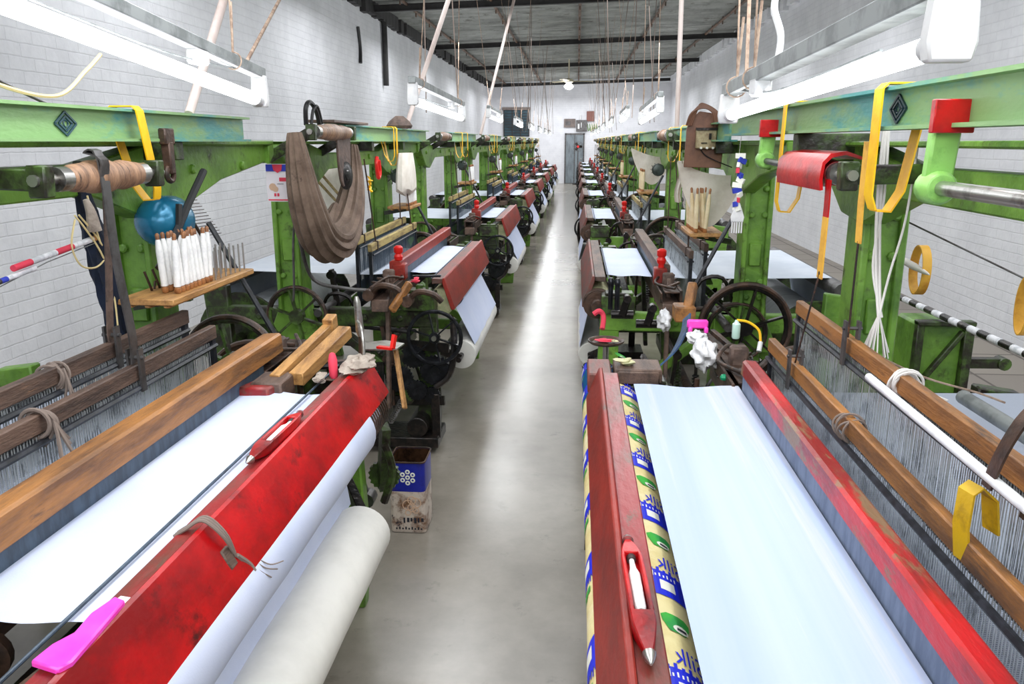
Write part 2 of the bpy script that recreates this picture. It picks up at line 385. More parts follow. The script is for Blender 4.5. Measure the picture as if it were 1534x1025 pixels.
# ------------------------------------------------------------ setting
XL, XR, YF, YB = -3.6, 3.75, 34.0, -1.5
ZL, ZR = 3.92, 4.14
def roofz(x): return ZL+(ZR-ZL)*(x-XL)/(XR-XL)
struct(MB().box(XL-.2, XR+.2, YB, YF+.2, -.1, 0).build('floor', 'floor', noshift=True))
struct(MB().box(1.75, XR, YB, YF, 0, .006).build('floor_slabs', 'slabs', noshift=True))
struct(MB().box(XL-.2, XL, YB, YF, 0, ZL+.12).build('wall_left', 'wall_s', noshift=True))
struct(MB().box(XR, XR+.2, YB, YF, 0, ZR+.12).build('wall_right', 'wall_s', noshift=True))
struct(MB().box(XL-.2, XR+.2, YF, YF+.2, 0, ZL+.1).build('wall_back', 'wall_e', noshift=True))
struct(MB().box(XL-.2, XR+.2, YB-.2, YB, 0, ZR).build('wall_front', 'wall_e', noshift=True))
mb = MB()
N = 1420
def roof(i, j):
    y = YB+(YF-YB)*i; x = XL-.1+(XR-XL+.2)*j
    return (x, y, roofz(x)+.12+.04*math.sin(y*2*PI/.22)+.012*math.sin(x*1.3+math.floor(y/1.7)*2)+(y % 1.7)*.012)
mb.grid(roof, N, 4); mb.build('ceiling', 'roof', noshift=True)['kind'] = 'structure'
# ragged course of bricks under the roof sheets, along each side wall
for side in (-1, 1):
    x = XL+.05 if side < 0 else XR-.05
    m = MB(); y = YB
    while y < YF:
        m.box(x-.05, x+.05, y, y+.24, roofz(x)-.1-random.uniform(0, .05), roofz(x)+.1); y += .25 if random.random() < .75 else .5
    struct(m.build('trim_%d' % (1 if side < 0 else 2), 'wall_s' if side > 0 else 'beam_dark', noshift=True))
k = 3
for y in (3.6, 9.0, 14.4, 20.2, 26.0, 33.9):
    m = MB(); h = .05
    for z, w in ((0, .1), (.1, .1)):
        m.bar((XL, y, roofz(XL)-.02+z-.05), (XR, y, roofz(XR)-.02+z-.05), w, .012)
    m.bar((XL, y, roofz(XL)-.02), (XR, y, roofz(XR)-.02), .012, .1)
    struct(m.build('trim_%d' % k, 'beam_dark', noshift=True)); k += 1
for x in (-2.95, -1.5, 0.0, 1.5, 2.95):
    m = MB(); m.cyl((x, YB, roofz(x)+.03), (x, YF, roofz(x)+.03), .028, 8)
    y = YB+.5
    while y < YF:
        m.bar((x, y, roofz(x)-.06), (x, y, roofz(x)+.09), .04, .02); y += 1.35
    struct(m.build('trim_%d' % k, 'rust', noshift=True)); k += 1
# far wall: door and shutter window
d = MB().box(-.47, .24, YF-.05, YF-.01, .02, 1.97).build('door_1', 'door', noshift=True); struct(d)
m = MB(); m.box(-.52,-.47,YF-.07,YF,0,2.03); m.box(.24,.29,YF-.07,YF,0,2.03); m.box(-.52,.29,YF-.07,YF,1.97,2.03)
m.box(-.13,-.1,YF-.06,YF-.05,.02,1.97)
m.build('door_frame', 'steel_d', d)
MB().cyl((.16,YF-.1,1.0),(.16,YF-.02,1.0),.03,10).build('door_handle', 'steel', d)
w = MB().box(-3.05,-2.0,YF-.05,YF-.01,1.9,2.95).build('window_1', 'teal', noshift=True); struct(w)
m = MB()
for i in range(9): m.box(-3.05,-2.0,YF-.075,YF-.05,1.93+i*.11,1.95+i*.11)
for i in range(4): m.box(-3.06+i*.345,-3.02+i*.345,YF-.08,YF-.04,1.9,2.95)
m.build('shutter_slats', 'beam_dark', w)
struct(MB().box(-3.1,-1.95,YF-.16,YF,2.95,3.06).build('trim_%d' % k, 'panel_b', noshift=True)); k += 1

def tset(o, l, c, g=None): return tag(o, l, c, g)
m = MB().box(-.56,-.1,YF-.06,YF+.01,2.26,2.6); m.mi = 1; m.box(-.5,-.3,YF-.075,YF-.06,2.34,2.5)
tset(m.build('notice_board', ['panel_b', 'steel_d'], bevel=.004), 'small grey-brown board on the far wall, left of the fuse boards above the door', 'board')
m = MB().box(-.06,.38,YF-.12,YF,2.1,2.55); m.mi = 1; m.box(0,.07,YF-.13,YF-.12,2.2,2.4); m.box(.13,.16,YF-.13,YF-.12,2.25,2.45)
m.cyl((.1,YF-.1,2.55),(.12,YF-.05,2.75),.03,8)
tset(m.build('switch_cabinet', ['steel_d', 'white_p'], bevel=.004), 'dark grey electrical cabinet on the far wall just above the door', 'cabinet')
tset(MB().box(.36,.66,YF-.08,YF,2.5,2.9).build('fuse_board', 'panel_r', bevel=.004), 'square red-brown board highest on the far wall, above the door', 'board')
m = MB()
for i in range(5):
    m.tube(arc([(.4+i*.09,YF-.008,2.4),(.42+i*.09,YF-.05,2.25),(.45+i*.09,YF-.01,2.12),(.52+i*.08,YF-.008,2.28)]), .014, 6)
tset(m.build('coiled_cable', 'green'), 'green cables looping beside the cabinet on the far wall', 'cable')
# object hanging in front of the far door: small wall fan
t = thing('pedestal_fan', 'small pedestal fan with red hub in front of the grey far door', 'fan', (.03, 33.2, 0))
m = MB().lathe((0,0,0),(0,0,1),[(0,.2),(.03,.2),(.05,.03)]); m.build('base', 'iron', t)
MB().cyl((0,0,.04),(0,0,1.35),.018,8).build('pole', 'steel_d', t)
m = MB()
for r in (.1,.15,.2): m.torus((0,-.06,1.5),(0,1,0),r,.004,24,5)
for i in range(12):
    a = 2*PI*i/12; m.cyl((0,-.06,1.5),(.2*math.cos(a),-.06,1.5+.2*math.sin(a)),.003,5)
m.build('guard', 'brown_iron', t)
m = MB()
for i in range(3):
    a = 2*PI*i/3; m.bar((.03*math.cos(a),0,1.5+.03*math.sin(a)),(.17*math.cos(a),0,1.5+.17*math.sin(a)),.004,.1,up=(math.sin(a),0.3,-math.cos(a)))
m.build('blade', 'iron', t); MB().cyl((0,-.08,1.5),(0,.16,1.5),.05,12).build('motor', 'red_plastic', t)

# ceiling fan with lit bulb
fx, fy = -.29, 24.95
t = thing('ceiling_fan', 'ceiling fan with a bright lamp hanging over the far aisle', 'ceiling fan', (fx, fy, roofz(fx)))
MB().cyl((0,0,0.05),(0,0,-.55),.02,8).build('rod', 'fanmetal', t)
MB().lathe((0,0,-.5),(0,0,-1),[(0,.04),(.03,.13),(.1,.14),(.13,.06)]).build('motor', 'fanmetal', t)
for a in (.25, .25+2*PI/3, .25+4*PI/3):
    MB().cbox((.42*math.cos(a),.42*math.sin(a),-.57),(.62,.13,.012),Matrix.Rotation(a,3,'Z')@Matrix.Rotation(.2,3,'X')).build('blade', 'fanmetal', t)
MB().lathe((0,0,-.63),(0,0,-1),[(0,.05),(.04,.1),(.1,.14),(.16,.1),(.19,.02)]).build('bulb', 'bulb', t)

# ------------------------------------------------------------ the loom
LEAF = [(0,-.5),(.35,-.45),(.5,-.1),(.38,.1),(.3,.42),(0,.5),(-.3,.4),(-.28,.12),(-.5,-.1),(-.3,-.4)]
def loom(root, c):
    """root-local: x = -d (d grows from the aisle to the wall), y along the aisle"""
    def B(m, d0, d1, y0, y1, z0, z1): return m.box(-max(d0,d1), -min(d0,d1), y0, y1, z0, z1)
    V = lambda d, y, z: (-d, y, z)
    near = c.get('near'); rnd = random.Random(c.get('seed', 1))
    # cast side frames
    for e in (-1, 1):
        y = e*.95; m = MB()
        m.prism([(-.1,0),(-.26,0),(-.24,.1),(-.2,.3),(-.2,.82),(-.1,.82),(-.08,.3)], 'y', y-.03, y+.03)
        m.prism([(-1.22,0),(-1.42,0),(-1.38,.3),(-1.42,.9),(-1.28,.92),(-1.27,.3)], 'y', y-.03, y+.03)
        B(m, .1, 1.4, y-.035, y+.035, .70, .80); B(m, .15, 1.35, y-.03, y+.03, .24, .32)
        m.bar(V(.2,y,.3), V(.72,y,.72), .05, .07, up=(0,1,0)); m.bar(V(1.3,y,.3), V(.82,y,.72), .05, .07, up=(0,1,0))
        B(m, .7, .95, y-.06, y+.06, 0, .8)
        for q in (.3,.5,1.1): m.cyl(V(q,y-.05,.75), V(q,y+.05,.75), .018, 8)
        m.cyl(V(.82,y-.075,.5), V(.82,y+.075,.5), .09, 16)
        m.build('side_frame', 'green_d' if e < 0 else 'green', root, bevel=.006)
    m = MB(); B(m,.14,.2,-.92,.92,.3,.38); B(m,1.3,1.36,-.92,.92,.3,.38); B(m,.6,.68,-.92,.92,.16,.24); B(m,.24,.3,-.92,.92,.72,.79)
    m.build('cross_rail', 'green_d', root, bevel=.006)
    # posts carrying the overhead rail
    for e in (-1, 1):
        y = e*1.03; m = MB(); pd = c.get('post_d', .87)
        m.prism([(-pd-.16,.62),(-pd+.16,.62),(-pd+.085,.8),(-pd+.06,1.0),(-pd+.055,1.42),(-pd+.09,1.6),(-pd-.09,1.6),(-pd-.055,1.42),(-pd-.06,1.0),(-pd-.085,.8)], 'y', y-.055, y+.055)
        B(m, pd-.07, pd-.045, y-.08, y+.08, .8, 1.55); B(m, pd+.045, pd+.07, y-.08, y+.08, .8, 1.55)
        for z in (.92, 1.0, 1.34, 1.47):
            for q in (-.03, .035):
                m.cyl(V(pd+q, y-.075, z), V(pd+q, y+.075, z), .016, 8)
        B(m, pd-.03, pd+.03, y-.07, y+.07, 1.08, 1.2)
        m.build('post', 'green', root, bevel=.006)
    # arched overhead rail with fish-belly ends
    pd = c.get('post_d', .87); m = MB()
    m.prism([(-1.32,1.60),(-1.36,1.64),(-1.34,1.69),(-.95,1.69),(-.6,1.635),(.6,1.635),(.95,1.69),(1.95,1.695),(2.02,1.67),(2.0,1.61),(1.5,1.55),(1.1,1.45),(.9,1.45),(.6,1.545),(-.6,1.545),(-.9,1.45),(-1.1,1.47)], 'x', -pd+.02, -pd+.1)
    m.prism([(-1.30,1.685),(-1.36,1.7),(2.03,1.705),(2.0,1.685)], 'x', -pd-.01, -pd+.13)
    m.prism([(1.98,1.60),(2.04,1.64),(2.04,1.70),(1.98,1.70)], 'x', -pd+.0, -pd+.12)
    for yy in (-1.1,-.3,.3,1.25,1.7): m.cyl((-pd+.09,yy,1.6),(-pd+.115,yy,1.6),.018,10)
    m.build('overhead_rail', 'green', root, bevel=.005)
    # I-beam
    i0, i1, iz = c.get('beam', (-.7, 1.9, 1.70)); bd = .67; m = MB()
    B(m, bd-.035, bd+.035, i0, i1, iz, iz+.008); B(m, bd-.035, bd+.035, i0, i1, iz+.084, iz+.092); B(m, bd-.005, bd+.005, i0, i1, iz, iz+.09)
    m.build('steel_beam', c.get('beam_mat', 'lgreen'), root)
    for yy in c.get('brackets', (-.9, 0, .95)):
        if i0 < yy < i1: B(MB(), bd-.01, pd-.05, yy-.03, yy+.03, 1.64, iz).build('beam_bracket', 'green_d', root, bevel=.003)
    if c.get('emblem') is not None:
        ye = c['emblem']; m = MB()
        for s_ in (1., .62):
            P = [(0,.03*s_),(.045*s_,0),(0,-.03*s_),(-.045*s_,0)]
            for a, b in zip(P, P[1:]+P[:1]): m.bar((-bd+.008,ye+a[0],iz+.045+a[1]), (-bd+.008,ye+b[0],iz+.045+b[1]), .004, .005)
        m.torus((-bd+.008,ye,iz+.045),(1,0,0),.009,.002,14,5)
        m.build('embossed_emblem', 'teal', root)
    # overhead jack shaft with wound rollers
    ra, rb, rz = c.get('roller', (-1.32, -.82, 1.745)); rd = c.get('roller_d', .6)
    m = MB().cyl(V(rd, ra-.12, rz), V(rd, rb+.14, rz), .014, 10); m.cyl(V(rd,ra-.04,rz),V(rd,ra,rz),.03,14); m.cyl(V(rd,rb,rz),V(rd,rb+.04,rz),.03,14)
    m.build('jack_shaft', 'steel', root)
    m = MB().lathe(V(rd, ra, rz), (0,1,0), [(0,.024),(.03,.034),((rb-ra)*.3,.038),((rb-ra)*.32,.042),((rb-ra)*.55,.043),((rb-ra)*.57,.037),((rb-ra)*.75,.036),((rb-ra)*.77,.04),(rb-ra,.032)], 20)
    m.build('wound_roller', c.get('roller_mat', 'roller_brown'), root)
    for yy in (ra-.09, rb+.1):
        m = MB(); m.prism([(-rd-.022,rz-.04),(-rd+.022,rz-.04),(-rd+.026,rz+.035),(-rd-.022,rz+.035)], 'y', yy-.02, yy+.02); m.bar(V(rd,yy,rz),V(pd-.05,yy,1.62),.03,.05)
        m.build('shaft_bracket', 'green_d', root, bevel=.004)
    # front board
    b0, b1 = c.get('board', (-.95, .82)); bm_ = c.get('board_mat', 'red_brown'); lm = c.get('ledge_mat', 'maroon')
    m = MB(); m.prism(c.get('board_prof', [(0,.795),(.002,.805),(-.052,.972),(-.066,.972),(-.066,.94),(-.02,.795)]), 'y', b0, b1)
    fb = m.build('front_board', bm_, root, bevel=.003)
    m = MB(); m.prism(c.get('ledge_prof', [(-.066,.94),(-.066,.965),(-.128,.965),(-.128,.935)]), 'y', b0+.02, b1-.03)
    m.build('board_ledge', lm, root, bevel=.003)
    # take-up roller
    td, tz, tr = c.get('takeup', (.085, .825, .085)); m = MB()
    m.cyl(V(td,-.88,tz), V(td,.80,tz), tr*.9, 24)
    m.build('takeup_roller', c.get('takeup_mat', 'sack_pat'), root)
    m = MB()
    cy0 = c.get('collar', .80)
    for q in range(int((.9-cy0)/.011)): m.cyl(V(td,cy0+q*.011,tz), V(td,cy0+.008+q*.011,tz), tr*(.95 if q % 2 else .86), 24)
    m.cyl(V(td,.9,tz),V(td,.97,tz),tr*.45,12); m.build('roller_collar', 'brown_iron', root)
    f0, f1 = c.get('fab', (-.6, .6))
    rr = c.get('roll', (.005, .465, .085)); rl = c.get('rolly', (-.68, .62))
    # fabric
    fd0, fd1 = c.get('fabd', (.1, .35)); fm = c.get('fab_mat', 'cloth')
    m = MB()
    def fab(u, v):
        d = fd0+(fd1-fd0)*u; y = f0+(f1-f0)*v
        e = .012*math.sin(u*PI)*(1 if near else 0)
        return V(d, y + (.03*math.sin(u*2.2) if v > .99 else 0), .945+.003*math.sin(u*9+v*2)-e*.4)
    m.grid(fab, 12, 14)
    m.build('cloth', fm, root)
    if c.get('temple', True):
        yy = f1+.3
        m = MB().cyl(V(.145,f0-.25,.953), V(.145,yy,.953), .0035, 8); m.build('temple_rod', 'slate', root)
    # cloth wrapped round the take-up roller then down to the cloth roll
    if c.get('wrap', True):
        m = MB()
        wm = c.get('wrap_r', tr+.006); P = []; a0, a1 = c.get('wrap_a', (-15, -62)); wx0, wx1 = c.get('wrapy', (f0-.02, f1+.02))
        for q in range(12):
            a = math.radians(a0+(a1-a0)*q/11)   # round the aisle side of the roller
            P.append((-td+wm*math.cos(a), tz+wm*math.sin(a)))
        P.append((-rr[0]+rr[2]*c.get('wrap_e', .9), rr[1]+rr[2]*.6))
        def wrap(u, v):
            s_ = u*(len(P)-1); i = min(int(s_), len(P)-2); t = s_-i
            return (P[i][0]*(1-t)+P[i+1][0]*t+.003*math.sin(v*23+u*5)*u, wx0+(wx1-wx0)*v, P[i][1]*(1-t)+P[i+1][1]*t)
        m.grid(wrap, 24, 12); m.build('wound_cloth', c.get('wrap_mat', 'cloth'), root)
    m = MB(); pr = [(0,rr[2]*.9),(.004,rr[2])]
    L_ = rl[1]-rl[0]
    for q in range(1, 12): pr.append((L_*q/12, rr[2]*(1+.006*math.sin(q*2.1))))
    pr += [(L_-.004,rr[2]),(L_,rr[2]*.93),(L_-.002,rr[2]*.3)]
    m.lathe(V(rr[0], rl[0], rr[1]), (0,1,0), pr, 36); m.build('cloth_roll', 'cloth_roll', root)
    m = MB().cyl(V(rr[0],rl[0]-.12,rr[1]),V(rr[0],rl[1]+.1,rr[1]),.016,10); m.build('roll_bar', 'iron', root)
    for e in (-1,1):
        m = MB(); yy = (rl[0]-.08) if e < 0 else (rl[1]+.06)
        m.bar(V(rr[0],yy,rr[1]),V(.18,e*.93,.6),.03,.05); m.build('roll_arm', 'iron', root, bevel=.003)
    # sley
    sd = c.get('sley', .30); sz = c.get('sleyz', (1.0, 1.06)); s0, s1 = c.get('sleyy', (-.9, .9)); sw = c.get('sleyw', .07)
    m = MB(); m.prism([(-sd,sz[0]),(-sd-.004,sz[1]-.006),(-sd-.012,sz[1]),(-sd-sw+.006,sz[1]-.004),(-sd-sw,sz[1]-.014),(-sd-sw,sz[0])], 'y', s0, s1)
    m.build('sley_cap', c.get('sley_mat', 'red_brown'), root, bevel=.004)
    if c.get('sley_front'):
        m = MB(); m.prism([(-sd+.004,sz[0]-.0),(-sd+.0,sz[1]-.01),(-sd-.006,sz[1]-.008),(-sd-.006,sz[0])], 'y', s0+.6, s1); m.build('sley_facing', c['sley_front'], root)
    m = MB(); B(m, sd+.015, sd+.035, -.75, .78, .90, sz[0]); m.build('reed', c.get('reed_mat', 'slate'), root)
    m = MB(); B(m, sd-.0, sd+.09, -1.25, 1.25, .84, .905); m.build('race_board', 'wood_d', root, bevel=.004)
    for e in (-1,1):
        m = MB(); m.bar(V(sd+.05,e*.7,.9),V(.5,e*.7,.2),.03,.06,up=(0,1,0)); m.build('sley_sword', 'green_d', root, bevel=.004)
        # shuttle box at each end of the sley
        m = MB(); y0, y1 = (.78, 1.22) if e > 0 else (-1.22, -.78)
        B(m, sd-.01, sd+.0, y0, y1, .905, .955); B(m, sd+.085, sd+.1, y0, y1, .905, .97); B(m, sd+.01, sd+.09, y0, y1, .955, .962)
        for q in range(3): m.bar(V(sd+.03, y0+.1+q*.12, .967), V(sd+.1, y0+.04+q*.12, .985), .02, .012)
        m.tube(arc([V(sd+.1,y0,.96),V(sd+.03,y0+e*.0+.12,1.0),V(sd-.02,y0+.25,.975),V(sd+.06,y1,.98)],4), .008, 6)
        m.build('shuttle_box', 'brown_iron', root, bevel=.002)
        m = MB(); m.bar(V(sd+.04, e*1.15, .28), V(sd+.05, e*1.03, 1.0), .022, .04, up=(0,1,0)); m.build('picking_stick', 'wood_l' if near else 'wood_d', root, bevel=.004)
        m = MB(); m.cbox(V(sd+.05,e*1.0,.99),(.06,.05,.07)); m.build('picker', 'leather', root, bevel=.008)
    if c.get('buffer', True):
        m = MB(); yb = c.get('buffer_y', -.88); m.cyl(V(sd+.02,yb,1.03),V(sd+.02,yb,1.11),.016,12)
        m.lathe(V(sd+.02,yb,1.06),(0,0,1),[(0,.022),(.02,.026),(.035,.018),(.045,.026),(.07,.026),(.08,.014)],14)
        m.build('buffer', 'red_plastic', root)
        m = MB(); m.box(-sd-.05,-sd+.02,yb-.03,yb+.05,.95,1.04); m.build('buffer_block', 'red_brown', root, bevel=.006)
    # heald frames
    nw = c.get('wires', 60); hm = c.get('heald_mat', 'wood_y'); hh = c.get('healds', ((.55, 1.11), (.63, 1.15)))
    hy0, hy1 = c.get('healdy', (-.62, .75))
    for q, (hd, hz) in enumerate(hh):
        hf = MB(); B(hf, hd-.012, hd+.012, hy0, hy1, hz-.045, hz); fr = hf.build('heald_bar', hm, root, bevel=.003)
        m = MB()
        for yy in (hy0+.02, hy1-.02): B(m, hd-.01, hd+.01, yy-.012, yy+.012, hz-.42, hz-.045)
        B(m, hd-.01, hd+.01, hy0, hy1, hz-.42, hz-.39); m.build('heald_frame', 'blackrod', root)
        m = MB()
        for off in (-.012, .012): m.cyl(V(hd+off*1.3,hy0+.02,hz-.064),V(hd+off*1.3,hy1-.02,hz-.064),.008 if near else .005,6)
        m.build('heald_rod', 'blackrod', root)
        m = MB(); r2 = random.Random(q+3)
        for i in range(nw):
            y = hy0+.05+(hy1-hy0-.1)*i/nw+r2.uniform(-.002,.002); w_ = c.get('wirew', .0022)
            x = -hd+(.006 if i % 2 else -.006)
            m.hexa([(x-w_/4,y-w_,hz-.4),(x+w_/4,y-w_,hz-.4),(x+w_/4,y+w_,hz-.4),(x-w_/4,y+w_,hz-.4),(x-w_/4,y-w_+.002,hz-.05),(x+w_/4,y-w_+.002,hz-.05),(x+w_/4,y+w_+.002,hz-.05),(x-w_/4,y+w_+.002,hz-.05)])
        wv = m.build('heald_wires', c.get('wire_mat', 'slate'), root); wv['kind'] = 'stuff'
        for yy in c.get('hooks', (hy0+.15, hy1-.15)):
            m = B(MB(), hd-.015, hd+.015, yy-.012, yy+.012, hz-.05, hz+.004); m.bar(V(hd,yy,hz),V(.6+q*.03,yy,1.6),.004,.008); m.build('heald_strap', 'brown_iron', root)
    # warp sheet back to the back rest and down to the beam
    m = MB(); wb = c.get('warpback', 1.42)
    for a, b in (((sd+.03,.945),(hh[0][0],.93)), ((hh[0][0],.93),(.95,.935)), ((.95,.935),(wb,.945))):
        m.hexa([V(a[0],f0,a[1]-.002),V(b[0],f0,b[1]-.002),V(b[0],f1,b[1]-.002),V(a[0],f1,a[1]-.002),V(a[0],f0,a[1]),V(b[0],f0,b[1]),V(b[0],f1,b[1]),V(a[0],f1,a[1])])
    m.build('warp_sheet', 'warp' if near else 'sheet', root)
    m = MB().cyl(V(wb,-.8,.9),V(wb,.8,.9),.045,14); m.build('back_rest', 'steel_d', root)
    m = MB().cyl(V(1.33,-.68,.56),V(1.33,.68,.56),.19,30); bmw = m.build('warp_beam', 'silver', root)
    for e in (-1,1):
        m = MB(); m.cyl(V(1.33,e*.69,.56),V(1.33,e*.715,.56),.27,30); m.cyl(V(1.33,e*.71,.56),V(1.33,e*.9,.56),.03,12)
        m.build('beam_flange', 'green_d', bmw, bevel=.004)
    m = MB(); m.grid(lambda u,v: V(wb+.04+(.07)*u, f0+(f1-f0)*v, .93-.32*u), 2, 2); m.build('warp_drop', 'sheet', root)
    # crank and bottom shafts
    m = MB().cyl(V(.72,-1.12,.8),V(.72,1.3,.8),.022,12); m.build('crank_shaft', 'steel_d', root)
    m = MB().cyl(V(.6,-1.05,.36),V(.6,1.05,.36),.025,12); m.build('bottom_shaft', 'brown_iron', root)
    # fly wheels
    for (d, y, z, R, rim, mt) in c.get('flys', ((.82,-1.16,.79,.16,.013,'green_d'),(.82,1.14,.78,.235,.018,'iron'),(.8,1.2,.74,.15,.012,'green_d'))):
        m = MB().wheel(V(d,y,z),(0,1,0),R,rim,6,.022,.04); w_ = m.build('flywheel', mt, root)
        m = MB().torus(V(d,y,z),(0,1,0),R-rim*.4,rim*.75,40,8,1.6); m.build('rim', 'brown_iron', w_)
    # hand wheel and gear train on the near end
    if c.get('handwheel', True):
        m = MB().wheel(V(.09,-1.09,.67),(0,1,0),.155,.011,6,.014,.03); hw = m.build('handwheel', 'iron_b', root)
        MB().cyl(V(.09,-1.12,.67),V(.09,-1.1,.67),.014,12).build('hub_nut', 'steel', hw)
        m = MB()
        for (d,y,z,r) in ((.1,-1.03,.47,.09),(.22,-1.04,.55,.07),(.3,-1.04,.42,.08),(.2,-1.06,.36,.06),(.12,-1.05,.33,.05)): m.gear(V(d,y,z),(0,1,0),r,.022,22)
        m.build('gear_train', 'iron_b', root)
        m = MB(); m.tube(arc([V(.0,-1.02,.75),V(-.01,-1.06,.6),V(.02,-1.05,.45),V(.1,-1.06,.38)],5),.018,8); m.bar(V(.02,-1.04,.6),V(.3,-1.04,.62),.02,.05); m.bar(V(.05,-1.05,.3),V(.35,-1.0,.28),.02,.05)
        m.build('gear_bracket', 'iron', root)
    # take-up box and brackets on both ends of the front
    for e in (-1,1):
        m = MB(); y = e*.97; m.box(-.28,-.1,y-.06,y+.06,.8,.9); m.box(-.27,-.12,y-.05,y+.05,.9,.915); m.cyl(V(.19,y,.91),V(.19,y,.94),.02,10)
        m.bar(V(.1,y-.03,.87),V(.3,y-.03,.87),.01,.03)
        m.build('gear_box', 'green_d', root, bevel=.01)
    # levers, rods and springs
    for i in range(c.get('levers', 9)):
        e = -1 if i % 3 else 1; y = e*rnd.uniform(.8,1.12); d = rnd.uniform(.05,.7); z = rnd.uniform(.3,.85); m = MB(); kind = i % 4
        if kind == 0: m.tube(arc([V(d,y,z),V(d+.05,y,z+.15),V(d+.16,y+.02*e,z+.17),V(d+.22,y,z+.05)],4),.011,6); m.cyl(V(d,y-.03,z),V(d,y+.03,z),.03,10)
        elif kind == 1: m.bar(V(d,y,z-.15),V(d+.04,y,z+.16),.02,.045,up=(0,1,0)); m.cyl(V(d,y-.03,z-.12),V(d,y+.03,z-.12),.035,12); m.cyl(V(d+.04,y-.025,z+.13),V(d+.04,y+.025,z+.13),.024,12)
        elif kind == 2: m.cyl(V(d-.1,y,z),V(d+.25,y,z+.03),.014,8); m.cyl(V(d,y,z),V(d+.04,y,z+.005),.03,12); m.cyl(V(d+.2,y,z+.02),V(d+.24,y,z+.025),.034,12)
        else:
            m.cyl(V(d,y,z-.2),V(d,y,z+.2),.009,8)
            for q in range(9): m.torus(V(d,y,z-.1+q*.018),(0,0,1),.016,.004,10,5)
        m.build(('curved_lever','lever','shaft','spring_rod')[kind], ('iron','brown_iron','steel_d','green_d','iron')[i % 5], root, bevel=0)
    m = MB(); m.box(-.5,-.08,-1.12,-.85,.04,.1); m.cyl(V(.2,-1.1,.15),V(.2,-.86,.15),.06,14); m.bar(V(.1,-1.05,.08),V(.1,-1.05,.34),.03,.05); m.bar(V(.42,-1.05,.08),V(.42,-1.0,.5),.03,.05)
    m.build('foot_bracket', 'iron', root, bevel=.005)
    # slanting brace and bobbin tray on the far post
    ty = c.get('tray_y', 1.0)
    if c.get('tray', True):
        tr0, tr1 = c.get('trayy', (ty-.38, ty-.0))
        m = MB().box(-.73,-.55,tr0,tr1,1.215,1.235)
        for q in range(3): m.box(-.71+q*.06,-.69+q*.06,tr0+.01,tr1-.01,1.205,1.215)
        m.build('bobbin_tray', 'wood_l', root, bevel=.003)
        m = MB().bar(V(.8,ty-.19,1.17),V(.6,ty-.19,1.205),.02,.03); m.build('tray_bracket', 'green_d', root)
        m = MB().cyl(V(.74,ty+.28,1.40),V(.52,ty+.3,.96),.011,8); m.build('brace_rod', 'blackrod', root)
    if c.get('motor', True):
        my = c.get('motor_y', .86); mz = c.get('motor_z', 1.44); md = c.get('motor_d', .72)
        m = MB().lathe(V(md,my+.14,mz),(0,-1,0),c.get('motor_prof',[(-.06,.03),(-.055,.05),(-.03,.052),(-.027,.058),(-.012,.058),(-.009,.052),(.01,.052),(.013,.058),(.03,.058),(.033,.052),(.07,.052),(.075,.045),(.08,.02)]),24)
        mo = m.build('motor_cover', c.get('motor_mat','dark_motor'), root)
        m = MB()
        for q in range(10):
            a = 2*PI*q/10; m.bar(V(md+.03*math.cos(a),my-.035,mz+.03*math.sin(a)),V(md+.058*math.cos(a),my-.018,mz+.058*math.sin(a)),.006,.004)
        m.build('vent_slots', 'iron_b', mo)
    return root

LX, RX = -.66, .045
def WL(yc, d, y, z): return (LX-d, yc+y, z)
YC = [1.68+3.55*i for i in range(9)]
# ------------------------------------------------------------ the two rows of looms
ROWG = {'L': 'power looms in the left row', 'R': 'power looms in the right row'}
def place(o, side, yc):
    o.location = (LX if side == 'L' else RX, yc, 0); o.rotation_euler = (0, 0, 0 if side == 'L' else PI)
def new_loom(side, i, label, c):
    t = thing('power_loom', label, 'loom', group=ROWG[side]); place(t, side, YC[i]); loom(t, c); return t

L1 = new_loom('L', 0, 'nearest green power loom on the left, with bright red front board and plain white cloth', dict(
    near=1, seed=3, board_mat='red', ledge_mat='red_ledge', board=(-.95,.93), board_prof=[(.022,.848),(.02,.858),(-.044,.974),(-.056,.977),(-.06,.95),(.0,.848)], ledge_prof=[(-.055,.94),(-.055,.969),(-.094,.969),(-.094,.94)],
    takeup=(.05,.80,.084), wrap_a=(70,-110), wrap_e=-.6, wrapy=(-.9,.665), collar=.69, roll=(.0,.495,.094), rolly=(-.9,.58), hooks=(), motor_prof=[(0,.04),(.004,.07),(.03,.082),(.09,.085),(.13,.08),(.16,.064),(.18,.035),(.19,.012)],
    sley=.345, sleyz=(.99,1.058), sleyw=.075, sleyy=(-.9,.93), sley_mat='wood', fabd=(.088,.37), takeup_mat='cloth',
    healds=((.545,1.105),(.635,1.155)), healdy=(-.95,.83), heald_mat='wood_d', wires=330, wirew=.0017, wire_mat='wire', beam=(-1.4,1.50,1.70),
    emblem=.36, trayy=(.60,1.22), roller=(.2,.52,1.612), roller_d=.58, handwheel=False, buffer=False, motor_mat='blue', levers=13,
    flys=((.64,1.16,.88,.185,.015,'green_d'),(.60,1.27,.74,.2,.017,'brown_iron'))))
